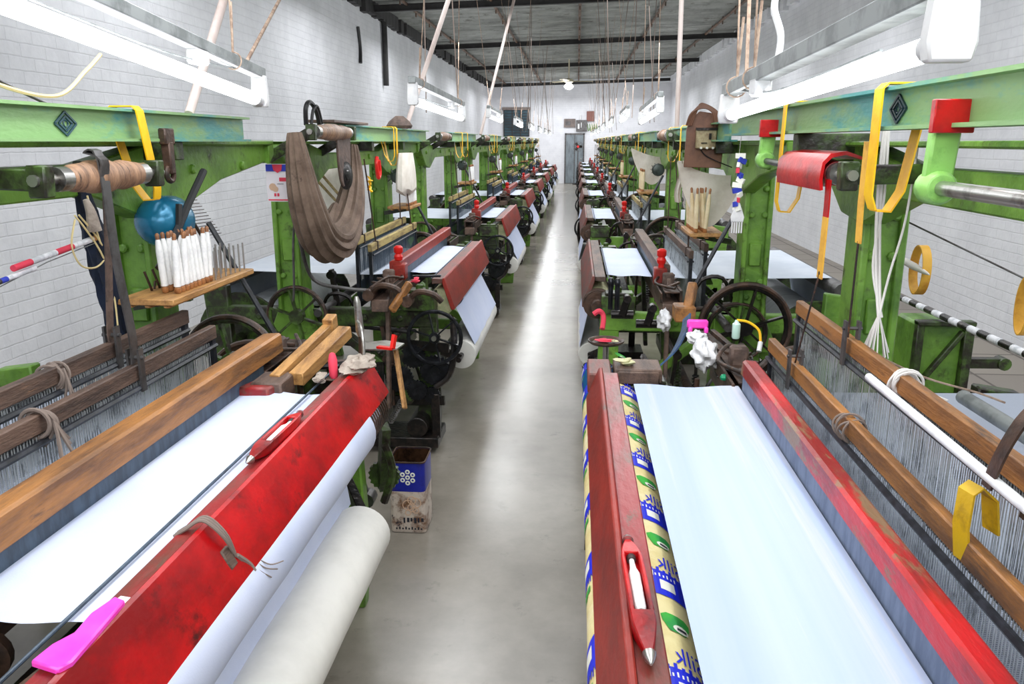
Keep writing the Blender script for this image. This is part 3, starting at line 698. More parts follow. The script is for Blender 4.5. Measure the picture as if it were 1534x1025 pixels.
R1 = new_loom('R', 0, 'nearest green power loom on the right, with sheer cloth, red sley and yellow printed sacking', dict(
    near=1, seed=5, board_mat='red_brown', ledge_mat='red_ledge', board=(-.87,.92), brackets=(-1.05,), reed_mat='reed_grey', fab_mat='sheer', fabd=(.15,.48), fab=(-.79,.98), temple=False, post_d=.94, hooks=(), rolly=(-.7,.8),
    board_prof=[(.0,.866),(-.002,.872),(-.040,.974),(-.052,.976),(-.056,.94),(-.02,.87)], ledge_prof=[(-.052,.93),(-.052,.964),(-.102,.964),(-.102,.93)],
    sley=.468, sleyz=(1.005,1.052), sleyw=.052, sleyy=(-.72,.95), sley_mat='red_sley', takeup=(.09,.82,.111), takeup_mat='sack', wrap=False,
    healds=((.62,1.06),(.70,1.19)), healdy=(-.98,.9), heald_mat='wood', wires=400, wirew=.0012, wire_mat='wire', beam=(-2.2,1.4,1.725), emblem=-.22,
    roller=(-.98,-.60,1.615), roller_d=.66, roller_mat='red', handwheel=False, buffer=False, motor=False, tray=False, levers=12, roll=(.13,.5,.085),
    flys=((.80,-1.2,.78,.2,.016,'green_d'),)))
L2 = new_loom('L', 1, 'second loom of the left row, with black handwheel and red-brown front board', dict(
    seed=11, sley_mat='red_brown', heald_mat='wood_y', wires=110, wirew=.003, levers=14, flys=((.82,-1.16,.79,.165,.013,'green_d'),(.6,1.16,.8,.19,.014,'green_d'))))
R2 = new_loom('R', 1, 'second loom of the right row, with big spoked flywheel and grey timber sley', dict(roll=(.055,.47,.07),
    seed=17, board_mat='maroon', ledge_mat='wood_d', sley=.40, sley_mat='wood_d', fabd=(.14,.40), heald_mat='wood_d', wires=110, wirew=.003, levers=18,
    wrap_mat='cloth', motor=False, handwheel=False, buffer_y=.9, beam=(-1.4,1.3,1.70), roller=(-1.2,-.7,1.745), wire_mat='wire', healds=((.60,1.11),(.68,1.15)),
    flys=((.83,1.16,.77,.235,.019,'iron'),(.8,1.1,.73,.16,.012,'green_d'),(.6,-1.16,.8,.19,.014,'green_d'))))
L3 = new_loom('L', 2, 'third loom of the left row, with a red-brown front board and two pale heald bars', dict(
    seed=23, wires=44, wirew=.006, levers=6, takeup_mat='sack_pat', motor_z=1.42))
R3 = new_loom('R', 2, 'third loom of the right row, with dusty maroon front board behind the flywheel loom', dict(roll=(.055,.47,.07),
    seed=29, board_mat='maroon', ledge_mat='wood_d', sley=.4, sley_mat='wood_d', wires=44, wirew=.006, levers=8, buffer_y=.9, wire_mat='wire', beam=(-1.4,1.3,1.70), healds=((.60,1.11),(.68,1.15))))
ORD = ['', '', '', 'fourth', 'fifth', 'sixth', 'seventh', 'eighth', 'ninth']
for i in range(3, 9):
    for s_, src in (('L', L3), ('R', R3)):
        if s_ == 'L' and i == 8: continue
        o = copy_tree(src); place(o, s_, YC[i]); o['label'] = '%s green loom from the camera in the %s row' % (ORD[i], 'left' if s_ == 'L' else 'right')

# sacking print on the take-up roller of the right loom
tdx, tz, tr = RX+.09, .82, .1003
def roll_pt(a, y, r=tr): return (tdx+r*math.sin(a), y, tz+r*math.cos(a))     # a=0 top, + to the cloth
from_curve = {}
def text_verts(body, size):
    cu = bpy.data.curves.new('t', 'FONT'); cu.body = body; cu.size = size; cu.align_x = 'LEFT'; cu.resolution_u = 3
    ob = bpy.data.objects.new('t', cu); COL.objects.link(ob); bpy.context.view_layer.update()
    me = bpy.data.meshes.new_from_object(ob); vs = [v.co.copy() for v in me.vertices]; fs = [tuple(p.vertices) for p in me.polygons]
    bpy.data.objects.remove(ob); return vs, fs
SV, SF = text_verts('Silk', .052)
mpr = MB()
def patch(poly, mi, r):                      # poly in (s along arc, y)
    mpr.mi = mi; bmv = [mpr.bm.verts.new(roll_pt(s_/tr, y, r)) for s_, y in poly]; mpr._f(bmv)
def rect(s0, s1, y0, y1, mi, r, n=6):
    for k_ in range(n):
        a, b = s0+(s1-s0)*k_/n, s0+(s1-s0)*(k_+1)/n
        patch([(a,y0),(b,y0),(b,y1),(a,y1)], mi, r)
for k_ in range(8):
    lf = .916+.29*k_                                    # leaf centre
    y = lf-.21                                          # blue block, text above it, leaf beyond
    rect(.012, .1, y, y+.085, 0, tr+.0006); rect(.032, .062, y+.02, y+.052, 2, tr+.001)
    for q in range(6): rect(.016+q*.013, .022+q*.013, y+.083, y+.09+.006*(q % 2), 0, tr+.0007)
    for q in range(6): rect(.024+q*.008, .027+q*.008, y+.062, y+.070+.004*(q % 2), 2, tr+.001)
    rect(.018, .0215, y+.06, y+.078, 2, tr+.001)
    for q in range(14):
        a0, a1 = 2*PI*q/14, 2*PI*(q+1)/14
        f = lambda a: (.05+(.026+.005*math.sin(3*a))*math.cos(a), lf+(.034+.009*math.cos(2*a))*math.sin(a))
        g = lambda a: (.056+.015*math.cos(a), lf-.014+.011*math.sin(a))
        patch([(.05,lf), f(a0), f(a1)], 1, tr+.0006); patch([(.056,lf-.014), g(a0), g(a1)], 2, tr+.0016)
    rect(.048, .066, lf-.019, lf-.012, 3, tr+.0022)
    mpr.mi = 0; nv = [mpr.bm.verts.new(roll_pt((.092-v.x*.8)/tr, y+.10+v.y*1.2, tr+.0008)) for v in SV]
    for f_ in SF: mpr._f([nv[i_] for i_ in f_])
    y = lf-.06                                          # the side facing the aisle
    rect(-.19, -.1, y, y+.085, 0, tr+.0004,12); rect(-.165, -.12, y+.03, y+.066, 2, tr+.0008,10)
    for q in range(8): rect(-.165+q*.009, -.161+q*.009, y-.012-.004*(q % 3), y+.001, 0, tr+.0006)
    rect(-.17, -.12, y-.05, y-.03, 1, tr+.0006)
for v in mpr.bm.verts: v.co = Vector((-(v.co.x-RX), -(v.co.y-YC[0]), v.co.z))
pr = mpr.build('sack_print', ['sack_blue','sack_green','sack_white','ink_dark'], R1)

# ------------------------------------------------------------ tube lamps
def lamp(label, far, near, zc_far, zc_near, cords, g, up=.09, thick=.019, dx=0):
    far, near = Vector(far), Vector(near)
    t = thing('tube_lamp', label, 'lamp', tuple(far), 0, g, world=True)
    MB().cyl(far, near, thick, 14).build('fluorescent_tube', 'tubelight', t)
    u = Vector((dx, 0, up)); dd = (near-far).normalized()
    m = MB().bar(far+u-dd*.03, near+u+dd*.03, .035, .03); m.build('batten', 'galv', t, bevel=.002)
    m = MB().bar(far+u*.83-dd*.0, near+u*.83, .03, .006); m.build('reflector_strip', 'plaster', t)
    for p, s_ in ((far, -1), (near, 1)):
        m = MB(); q = p+dd*s_*.012; m.prism([(-.022,-.02),(.022,-.02),(.026,.0),(.022,up-.01),(-.022,up-.01),(-.026,0)], 'y', -.012, .012)
        for v in m.bm.verts: v.co += q
        m.cyl(q-dd*s_*.05, q, thick*1.08, 14); m.build('end_holder', 'white_p', t, bevel=.003)
    mid = far.lerp(near, .28)+u*.62; MB().cbox(mid, (.035,.07,.04)).build('starter_box', 'white_p', t, bevel=.006)
    m = MB(); a = far.lerp(near,.1)+u*.8; b = far.lerp(near,.85)+u*.3
    m.tube(arc([a, a.lerp(b,.4)-Vector((0,0,.02)), b]), .0025, 5); m.build('lamp_wire', 'galv', t)
    for (f_, dx_, dy_) in cords:
        p = far.lerp(near, f_)+u; m = MB(); top = Vector((p.x+dx_, p.y+dy_, roofz(p.x+dx_)+.085))
        m.cyl(p, top, .0025, 6); m.torus(p, dd, .024, .002, 14, 5); m.cyl(p+Vector((0,0,.024)),p+Vector((.006,0,.16)),.0035,6)
        m.build('suspension_string', 'cord_b', t)
    return t
lamp('long lit tube lamp over the nearest left loom, hung on a grey batten', (-1.0,2.54,1.826), (-1.0,1.12,1.96), 0, 0, ((.12,-.1,.3),(.9,-.1,.1)), 'tube lamps over the left row', up=.085)
lamp('long lit tube lamp over the nearest right loom with white end holders', (.385,2.15,1.765), (.385,.93,1.80), 0, 0, ((.06,.02,.5),(.22,-.02,.2)), 'tube lamps over the right row', up=.062, thick=.014, dx=.0)
lamp('tube lamp over the second left loom below a short wooden batten', (-.75,5.32,1.845), (-.75,3.75,1.88), 0, 0, ((.1,0,.4),(.9,.0,.9)), 'tube lamps over the left row')
lamp('tube lamp over the second right loom, hung from two thin cords', (.5,6.6,1.85), (.5,5.15,1.89), 0, 0, ((.1,0,.4),(.9,.0,.4)), 'tube lamps over the right row')
for i in range(2, 9):
    if i < 8: lamp('%s tube lamp over the left row, counted from the camera' % ['','','third','fourth','fifth','sixth','seventh','eighth'][i], (-.9,YC[i]+.9,1.93), (-.9,YC[i]-.45,1.95), 0, 0, ((.1,.15,.3),(.9,-.3,.5)), 'tube lamps over the left row')
    lamp('%s tube lamp over the right row, counted from the camera' % ['','','third','fourth','fifth','sixth','seventh','eighth','ninth'][i], (.5,YC[i]+.9,1.93), (.5,YC[i]-.35,1.95), 0, 0, ((.1,.2,.3),(.9,-.2,.5)), 'tube lamps over the right row')

# ------------------------------------------------------------ yarn bobbins
def pirn(name, x, y, z, tilt, yarn, L=.165, r=.0085, parts=True, label='', group=''):
    mb = MB().lathe((0,0,.018),(0,0,1),[(0,r*.55),(.004,r),(L*.62,r*1.02),(L*.8,r*.7),(L*.86,r*.4)],10)
    o = mb.build(name, yarn, None, noshift=True)
    if parts:
        MB().lathe((0,0,0),(0,0,1),[(0,r*.75),(.004,r*1.0),(.016,r*.95),(.02,r*.6)],10).build('wood_base', 'pirn_tip', o)
        MB().lathe((0,0,L*.82),(0,0,1),[(0,r*.55),(.012,r*.5),(L*.19,r*.62),(L*.22,r*.3)],10).build('wood_tip', 'pirn_tip', o)
    o.location = (x,y,z); o.rotation_euler = tilt
    tag(o, label, 'bobbin', group); return o
def tray_pirns(side, i, n, rows, yarn, label, group, fill=.62, L=.165, jit=.03, y0=.66, y1=.96, d0=.585, dd=.045, r=.0085):
    src = None
    for row in range(rows):
        for k_ in range(n):
            yy = y0+(y1-y0)*fill*k_/max(1,n-1) + row*.01; d = d0+row*dd
            p = (LX-d, YC[i]+yy, 1.236) if side == 'L' else (RX+d, YC[i]-yy, 1.236)
            til = (random.uniform(-jit,jit), random.uniform(-jit,jit)+(.04 if side=='L' else -.04), random.uniform(0,6))
            if src is None: src = o = pirn('yarn_bobbin', *p, til, yarn, L, r, True, label, group)
            else:
                o = copy_tree(src); o.location = p; o.rotation_euler = til
tray_pirns('L', 0, 9, 2, 'pirn_w', 'white yarn bobbin upright in the tray beside the blue motor cover', 'bobbins in the nearest left tray', fill=.75, L=.18, r=.0112, y0=.70, y1=1.0)
tray_pirns('L', 1, 9, 1, 'pirn_w', 'white yarn bobbin in the tray under the white cloth bag', 'bobbins in the second left tray', fill=1, L=.17, r=.012)
tray_pirns('R', 1, 8, 2, 'pirn_y', 'cream and gold yarn bobbin in the tray below the brown switch board', 'bobbins in the right tray', fill=1, L=.22, jit=.06, r=.011)
for i in (2,3,4,5):
    tray_pirns('L', i, 7, 1, 'pirn_w', 'white yarn bobbin in the tray of the %s left loom' % ['','','third','fourth','fifth','sixth'][i], 'bobbins in the %s left tray' % ['','','third','fourth','fifth','sixth'][i], fill=1, L=.19, r=.015)
for i in (2,3):
    tray_pirns('R', i, 7, 1, 'pirn_y', 'cream yarn bobbin in the tray of the %s right loom' % ['','','third','fourth'][i], 'bobbins in the %s right tray' % ['','','third','fourth'][i], fill=1, L=.2, r=.014)
# bare spindles at the end of the near tray
for k_ in range(19):
    o = MB().cyl((LX-.575-.04*(k_%3), YC[0]+.95+.0135*k_, 1.236), (LX-.575-.04*(k_%3), YC[0]+.95+.0135*k_, 1.335), .003, 6).build('steel_spindle', 'steel')
    tag(o, 'thin bare steel spindle standing beside the white bobbins in the tray', 'spindle', 'bare spindles in the nearest left tray')

# ------------------------------------------------------------ yellow straps over the beams
def strap_loop(side, i, y, zt, zb, lab, g='yellow strap loops over the beams', lean=0.0, w=.038, m_='yellow', open_=.0, bd=.67, t=.004):
    sx = (lambda d: LX-d) if side == 'L' else (lambda d: RX+d)
    Y = YC[i]+y if side == 'L' else YC[i]-y
    a, b = bd-.045, bd+.045; zt = zt+.006
    pts = [(sx(a+.012), Y+lean, zb+.008), (sx(a), Y+lean*.8, zb+.04), (sx(a), Y, zt-.01), (sx(a+.012), Y, zt+.002), (sx(b-.012), Y, zt+.002), (sx(b), Y, zt-.01),
           (sx(b), Y+lean*.5, zt-.1), (sx(b-.02), Y+lean*.8, zb+.05), (sx(bd), Y+lean, zb+.004), (sx(a+.014), Y+lean, zb+.006)]
    return tag(MB().ribbon(pts, w, t, (0,1,0)).build('yellow_strap', m_), lab, 'strap', g)
strap_loop('L', 0, .66, 1.792, 1.52, 'yellow strap looped over the nearest left beam, close to the bobbins', lean=.07, w=.042)
strap_loop('R', 0, -1.07, 1.817, 1.465, 'yellow strap looped over the nearest right beam, further from the camera', lean=.03, w=.036)
strap_loop('R', 0, -.24, 1.817, 1.54, 'wide yellow strap looped over the nearest right beam in front of the emblem', lean=0, w=.05)
strap_loop('L', 1, .55, 1.792, 1.53, 'yellow strap over the second left beam, next to the white bag', w=.04)
strap_loop('L', 1, .46, 1.792, 1.56, 'narrow yellow strap just before the white bag on the second left beam', w=.02)
strap_loop('R', 1, -.9, 1.792, 1.55, 'yellow strap over the second right beam, further of its two', w=.035)
strap_loop('R', 1, -.2, 1.792, 1.5, 'yellow strap over the second right beam, nearer of its two', w=.035)
for i in range(2, 8):
    for s_ in 'LR':
        for q, yy in enumerate((.35, .8)):
            strap_loop(s_, i, yy if s_=='L' else -yy, 1.792, 1.52, '%s yellow strap on the %s beam of the %s row' % (('nearer','further')[q], ORD[i] or 'third', 'left' if s_=='L' else 'right'), w=.045)

# ------------------------------------------------------------ things on and around the near looms
def T(name, mb, m, label, cat, group=None, bevel=0, smooth=True, subsurf=0): return tag(mb.build(name, m, bevel=bevel, smooth=smooth, subsurf=subsurf), label, cat, group)
def TE(name, label, cat, loc, group=None): return thing(name, label, cat, loc, 0, group, world=True)

def shuttle(c, ang, L, label, roll=0):
    t = thing('weaving_shuttle', label, 'shuttle', c, ang, 'weaving shuttles on the front boards')
    w, h = .019, .013; m = MB()
    def hull(u0, u1, x0, x1, z0, z1, n=10):
        ring = []
        for i in range(n+1):
            u = u0+(u1-u0)*i/n; a = abs(u)*2; k = max(.12, 1-max(0, a-.52)**1.5*2.6)
            ring.append([m.bm.verts.new((x0*k if abs(x0) > .001 else 0, u*L, z0*k)), m.bm.verts.new((x1*k, u*L, z0*k)), m.bm.verts.new((x1*k, u*L, z1*k)), m.bm.verts.new((x0*k, u*L, z1*k))])
        for A, B_ in zip(ring, ring[1:]):
            for k_ in range(4): m._f([A[k_], A[(k_+1)%4], B_[(k_+1)%4], B_[k_]])
        m._f(ring[0][::-1]); m._f(ring[-1])
    hull(-.5,-.20,-w,w,-h,h); hull(.30,.5,-w,w,-h,h); hull(-.21,.31,-w,-w*.62,-h,h); hull(-.21,.31,w*.62,w,-h,h); hull(-.21,.31,-w*.7,w*.7,-h,-h*.6)
    m.build('body', 'red', t, bevel=.003)
    MB().lathe((0,-.17*L,0),(0,1,0),[(0,.007),(.01,.0095),(.3*L,.0105),(.36*L,.006),(.45*L,.0045)],12).build('yarn', 'pirn_w', t)
    MB().lathe((0,.27*L,0),(0,1,0),[(0,.008),(.03*L,.009),(.045*L,.007)],10).build('bobbin_grip', 'steel_d', t)
    MB().lathe((0,-.20*L,.0),(0,1,0),[(0,.004),(.04*L,.006)],10).build('bobbin_tip', 'iron', t)
    for e in (-1,1): MB().lathe((0,e*.47*L,0),(0,e,0),[(0,.011),(.03*L,.008),(.065*L,.002)],12).build('steel_tip', 'steel', t)
    t.rotation_euler = (0, roll, ang); return t
shuttle((.113,1.19,.979), .03, .36, 'red shuttle holding a white bobbin, lying on the right front board')
shuttle((-.738,1.83,.985), -.02, .34, 'red shuttle with a silver nose, lying along the left bright red board')

# pink plastic offcut with foam, near end of the left board
t = TE('plastic_strip', 'hot pink plastic strip with white foam edge on the near end of the left board', 'strip', (-.735,1.0,.968))
m = MB(); m.prism([(-.762,.93),(-.712,.915),(-.702,.935),(-.712,1.09),(-.735,1.10),(-.747,1.05),(-.742,1.0),(-.757,.97)], 'z', .972, .984); m.build('pink_skin', 'pink', t, bevel=.003)
m = MB(); m.prism([(-.768,.95),(-.75,.99),(-.748,1.06),(-.735,1.115),(-.705,1.11),(-.71,1.09),(-.72,.95)], 'z', .966, .974); m.build('foam_edge', 'white_foam', t)
# cord and wooden tag round the left board
t = TE('board_cord', 'dusty grey cord tied round the left red board with a little wooden tag', 'cord', (-.70,1.38,.97))
m = MB()
for q in range(3): m.tube(arc([(-.757,1.335+q*.008,.965),(-.735,1.34+q*.008,.978),(-.705,1.35+q*.008,.992),(-.672,1.36+q*.006,.955),(-.662,1.385,.90)]), .0035, 6)
m.build('cord_wraps', 'cord_g', t)
MB().cbox((-.669,1.365,.905),(.012,.03,.045),Matrix.Rotation(-.45,3,'Y')).build('wooden_tag', 'wood_d', t, bevel=.003)
m = MB()
for q in range(5): m.tube(arc([(-.66,1.388,.895),(-.648,1.4+.01*q,.865),(-.64+.004*q,1.40+.015*q,.84),(-.632+.006*q,1.41+.02*q,.80+.008*q)]), .0015, 5)
m.tube(arc([(-.66,1.387,.9),(-.648,1.41,.87),(-.64,1.415,.85)]), .005, 6); m.build('frayed_end', 'cord_g', t)

# grey belts from the left roller down to the heald bars
T('leather_belt', MB().ribbon(arc([(-1.205,1.985,1.60),(-1.198,1.985,1.655),(-1.24,1.985,1.672),(-1.205,1.985,1.655),(-1.2,1.99,1.4),(-1.2,2.02,1.2),(-1.2,2.02,1.11)],4), .036, .004, (0,1,0)), 'steel_d', 'long dark grey belt from the near left roller down to the front heald bar', 'belt', 'belts on the nearest left loom')
T('leather_belt', MB().ribbon(arc([(-1.26,2.08,1.57),(-1.275,2.08,1.4),(-1.29,2.07,1.2),(-1.29,2.07,1.155)],4), .03, .004, (0,1,0)), 'leather', 'narrower dark belt behind the grey one, ending at the rear left heald bar', 'belt', 'belts on the nearest left loom')
for (x,y,z,l) in ((-1.2,2.02,1.10,'front'),(-1.29,2.07,1.15,'rear')):
    m = MB(); m.box(x-.018,x-.012,y-.012,y+.012,z-.07,z+.05); m.box(x+.014,x+.02,y-.012,y+.012,z-.07,z+.05); m.cyl((x-.025,y,z+.025),(x+.027,y,z+.025),.006,8)
    T('belt_clamp', m, 'steel_d', 'steel clamp joining the dark belt to the %s left heald bar' % l, 'clamp', 'belt clamps')
# hanging bracket on the left beam
t = TE('pipe_clamp', 'rusty brown clamp with a ring end hanging on the nearest left beam', 'clamp', (-1.29,2.49,1.58))
m = MB(); m.box(-1.30,-1.275,2.46,2.52,1.69,1.74); m.bar((-1.288,2.49,1.70),(-1.288,2.49,1.60),.03,.03); m.build('shank', 'brown_iron', t, bevel=.004)
MB().torus((-1.288,2.49,1.60),(1,0,0),.022,.009,20,8).build('ring', 'brown_iron', t)
# red and white striped sticks on a string
def banded(name, p, q, r, bands, label, cat, g=None):
    p, q = Vector(p), Vector(q); mats = []; m = MB(); a = 0
    for fr, mt in bands:
        if mt not in mats: mats.append(mt)
        m.mi = mats.index(mt); m.cyl(p.lerp(q, a), p.lerp(q, a+fr), r, 10); a += fr
    return T(name, m, mats, label, cat, g)
banded('wrapped_stick', (-1.4,1.87,1.392), (-1.4,2.25,1.428), .0085, ((.18,'ink_red'),(.27,'white_foam'),(.2,'ink_red'),(.25,'white_foam'),(.1,'wood_l')), 'red and white banded stick hanging level beside the left post', 'stick', 'banded sticks')
banded('wrapped_stick', (-1.4,1.80,1.366), (-1.4,1.95,1.381), .007, ((.12,'steel_d'),(.16,'ink_blue'),(.72,'white_foam')), 'short white stick under the red and white banded one at the left edge', 'stick', 'banded sticks')
m = MB(); m.tube(arc([(-1.39,2.13,1.49),(-1.39,2.10,1.42),(-1.39,2.13,1.36),(-1.39,2.2,1.345),(-1.39,2.25,1.37),(-1.39,2.23,1.42),(-1.39,2.15,1.5)],6),.0028,5)
m.tube(arc([(-1.39,2.13,1.50),(-1.39,2.17,1.46),(-1.39,2.22,1.40),(-1.39,2.25,1.34),(-1.39,2.27,1.24),(-1.39,2.27,1.15)],6),.0028,5); m.tube(arc([(-1.39,2.2,1.55),(-1.39,2.22,1.46),(-1.39,2.235,1.41)],6),.0028,5)
T('string_loop', m, 'wirey', 'cream string loops holding the banded stick by the left post', 'string')
m = MB().tube([(-1.4,1.7,1.335),(-1.4,2.0,1.388),(-1.4,2.3,1.42)],.0016,5); T('thin_line', m, 'galv', 'thin grey line running level past the left banded sticks', 'string')
# navy cloth hanging at the left post
m = MB(); m.sweep(arc([(-1.43,2.24,1.56),(-1.42,2.25,1.45),(-1.41,2.27,1.32),(-1.42,2.31,1.18),(-1.43,2.34,1.08)],5), lambda i,t: [((.022+.018*math.sin(t*PI))*math.cos(2*PI*k/14)*(1+.25*math.sin(k*2.3+i*.7)), (.02+.012*math.sin(t*PI))*math.sin(2*PI*k/14)*(1+.2*math.cos(k*3.1+i))) for k in range(14)])
T('dark_cloth', m, 'navy', 'dark navy cloth bundle hanging against the near left post', 'cloth')
T('grey_cloth', MB().sweep(arc([(-1.39,2.19,1.54),(-1.385,2.2,1.5),(-1.385,2.205,1.45)],4), lambda i,t: [((.008+.016*t)*math.cos(2*PI*k/10), (.008+.012*t)*math.sin(2*PI*k/10)) for k in range(10)]), 'rag', 'small grey rag hanging above the cream string loops', 'rag')
# comb of thin pins right of the blue cover
t = TE('pin_comb', 'row of thin brown pins stacked like a comb right of the blue motor cover', 'comb', (-1.48,3.0,1.34))
m = MB()
for q in range(15): m.cyl((-1.47,2.86+.014*q*(1 if q<12 else .9),1.525-q*.0135),(-1.47,2.98+.017*q,1.52-q*.0135),.0016,5)
o = m.build('pins', 'brown_iron', t); o['kind'] = 'stuff'
MB().bar((-1.47,2.85,1.53),(-1.47,3.06,1.32),.01,.008).build('spine', 'brown_iron', t)
m = MB().tube(arc([(-1.3,2.55,1.50),(-1.3,2.52,1.38),(-1.31,2.5,1.30),(-1.33,2.52,1.24)],6),.011,7); m.tube(arc([(-1.3,2.75,1.60),(-1.3,2.62,1.50),(-1.3,2.5,1.40),(-1.31,2.4,1.31)],6),.013,7)
T('motor_cable', m, 'black_cable', 'thick black cable slanting behind the white bobbins on the left post', 'cable')
m = MB()
for q in range(4): m.tube(arc([(-1.36,2.40+q*.05,1.30),(-1.35,2.41+q*.05,1.25),(-1.36,2.44+q*.05,1.22),(-1.36,2.46+q*.05,1.26)],4),.004,5)
T('wire_hooks', m, 'brown_iron', 'rusty wire hooks hanging on the near left post under the cover', 'hook')
# sagging wires in front of the left wall
T('hanging_wire', MB().tube(arc([(-1.3,1.55,1.90),(-1.3,1.75,1.83),(-1.3,1.98,1.81),(-1.3,2.12,1.88),(-1.3,2.2,1.93)],8),.005,6), 'wirey', 'cream wire sagging below the nearest left tube lamp', 'wire')
T('hanging_wire', MB().tube(arc([(-1.5,1.65,1.99),(-1.5,2.0,1.87),(-1.5,2.25,1.80)],8),.004,6), 'steel_d', 'thin dark wire slanting behind the nearest left tube lamp', 'wire')

# knots on heald bars
def knot(p, m_, label, tails=6, r=.004, L=.09, cat='cord', spread=.03, n=5, g='knotted cords on the heald bars'):
    rr = random.Random(int(abs(p[0]*1000)+abs(p[1])*100)); m = MB(); p = Vector(p)
    for q in range(n):
        o_ = Vector((rr.uniform(-.01,.01), rr.uniform(-.02,.02), rr.uniform(-.006,.006)))
        m.torus(p+o_+Vector((0,0,-.02)), (rr.uniform(-.3,.3),1,rr.uniform(-.3,.3)), .03+rr.uniform(-.003,.004), r, 18, 6)
    for q in range(tails):
        e = Vector((rr.uniform(-1,1)*spread, rr.uniform(-1,1)*spread, -L*rr.uniform(.6,1.1)))
        m.tube(arc([p+Vector((.03,0,0)), p+Vector((.036,0,-.02))+e*.3, p+Vector((.034,0,-.01))+e]), r*.8, 5)
    return T('cord_knot', m, m_, label, cat, g)
knot((-1.30,1.82,1.15), 'cord_g', 'grey cord knot on the rear left heald bar', 5)
knot((-1.205,1.62,1.10), 'cord_g', 'thick grey cord knot on the front left heald bar', 7, .005)
knot((.745,1.80,1.185), 'cord', 'white frayed cord tied on the rear right heald bar', 9, .003, .05, spread=.05, n=6)
knot((.665,1.86,1.055), 'cord_g', 'pale grey cord tied round the front right heald bar', 5, .003, .06)

# far end of the nearest left loom
def E_(n, mb, m, label, cat, **k): return T(n, mb, m, label, cat, **k)
E_('timber_stick', MB().bar((-.945,2.36,.965),(-.905,2.86,1.035),.035,.035).bar((-.905,2.80,1.04),(-.905,2.86,1.05),.04,.05), 'wood_l', 'long pale timber stick with a block end behind the left board, left of two', 'stick', bevel=.003, group='timber sticks')
E_('timber_stick', MB().bar((-.89,2.40,.955),(-.84,2.80,1.02),.05,.045), 'wood_l', 'thick pale timber batten, right of two behind the left red board', 'stick', bevel=.003, group='timber sticks')
E_('wood_block', MB().box(-1.0,-.90,2.29,2.42,.90,.975), 'wood_d', 'dark timber block beyond the white cloth end on the left loom', 'block', bevel=.006)
E_('red_block', MB().prism([(-1.03,2.26),(-.93,2.26),(-.90,2.36),(-1.0,2.37)],'z',.895,.968), 'red_ledge', 'dull pink-red painted block touching the white cloth corner on the left', 'block', bevel=.006)
t = TE('stop_lever', 'upright steel starting lever with a bright handle behind the left red board', 'lever', (-.742,2.62,.9))
MB().cyl((-.745,2.64,.75),(-.73,2.61,1.05),.008,10).build('rod', 'brown_iron', t); MB().lathe((-.73,2.61,1.05),(-.05,-.02,1),[(0,.009),(.02,.014),(.12,.012),(.14,.006)],14).build('handle', 'steel', t)
E_('bent_rod', MB().tube(arc([(-.70,2.52,.93),(-.70,2.53,1.02),(-.71,2.55,1.09),(-.73,2.58,1.11)],5),.006,7), 'steel', 'thin bright bent rod just left of the starting lever', 'rod')
def crumple(c, s_, seed, n=30, thick=.012):
    rr = random.Random(seed); m = MB(); c = Vector(c); pts = []
    p = Vector((0,0,0))
    for i in range(n):
        a = i*1.9+rr.uniform(-.5,.5); r_ = rr.uniform(.3,1)
        pts.append(c+Vector((s_[0]*r_*math.cos(a), s_[1]*r_*math.sin(a), s_[2]*(i/n-.5)*2+rr.uniform(-.2,.2)*s_[2])))
    m.sweep(arc(pts,4), lambda i,t: [(thick*(1.3+.5*math.sin(i*.7))*math.cos(2*PI*k/8), thick*(.5+.2*math.cos(i*.5))*math.sin(2*PI*k/8)) for k in range(8)]); return m
def wad(c, s_, seed, folds=7, flatten=.5):
    rr = random.Random(seed); ph = [rr.uniform(0,6.28) for _ in range(8)]; m = MB(); c = Vector(c); nu, nv = 44, 22
    def f(u, v):
        a = 2*PI*u; b = PI*(v-.5)
        k = 1+.10*math.sin(folds*a+ph[0]+3*math.sin(b*2+ph[1]))+.12*math.sin(3*a+ph[2]+4*b)+.08*math.sin(9*b+2*a+ph[3])+.025*math.sin(13*a-5*b+ph[4])
        return c+Vector((s_[0]*k*math.cos(a)*math.cos(b), s_[1]*k*math.sin(a)*math.cos(b), s_[2]*k*math.sin(b)))
    m.grid(f, nu, nv); return m
E_('cotton_rag', wad((-.70,2.47,.992),(.05,.09,.022),4,6), 'rag', 'crumpled grey-beige rag on the far corner of the left red board', 'rag')
E_('cotton_rag', crumple((-.80,2.36,.975),(.02,.05,.012),9,12,.008), 'rag', 'small white-grey twist of waste yarn beside the pink grip', 'rag')
E_('rubber_grip', MB().lathe((-.765,2.40,.96),(-.1,.25,1),[(0,.008),(.01,.014),(.06,.015),(.08,.01),(.085,.004)],12), 'ink_red', 'small pink rubber grip standing at the far end of the left cloth', 'grip')
t = TE('oil_plate', 'bright bent metal plate with red edging at the far end of the left red board', 'plate', (-.67,2.78,.98))
m = MB(); m.prism([(-.76,2.70),(-.63,2.72),(-.62,2.80),(-.70,2.84),(-.78,2.80)],'z',.975,.98); m.build('plate', 'steel', t); m = MB(); m.bar((-.70,2.72,.985),(-.64,2.70,.985),.02,.008); m.bar((-.642,2.70,.985),(-.637,2.72,1.03),.012,.02); m.build('red_edge', 'red_plastic', t)
E_('wooden_lever', MB().bar((-.655,2.80,.96),(-.605,2.70,.76),.014,.03,up=(0,1,0)), 'wood_l', 'slanting yellow-brown wooden lever between the left red board and the black handwheel', 'lever', bevel=.003)
E_('iron_casting', crumple((-.80,2.66,.90),(.10,.12,.03),12,16,.014), 'brown_iron', 'greasy brown iron linkage lying between the pale sticks and the lever', 'linkage')
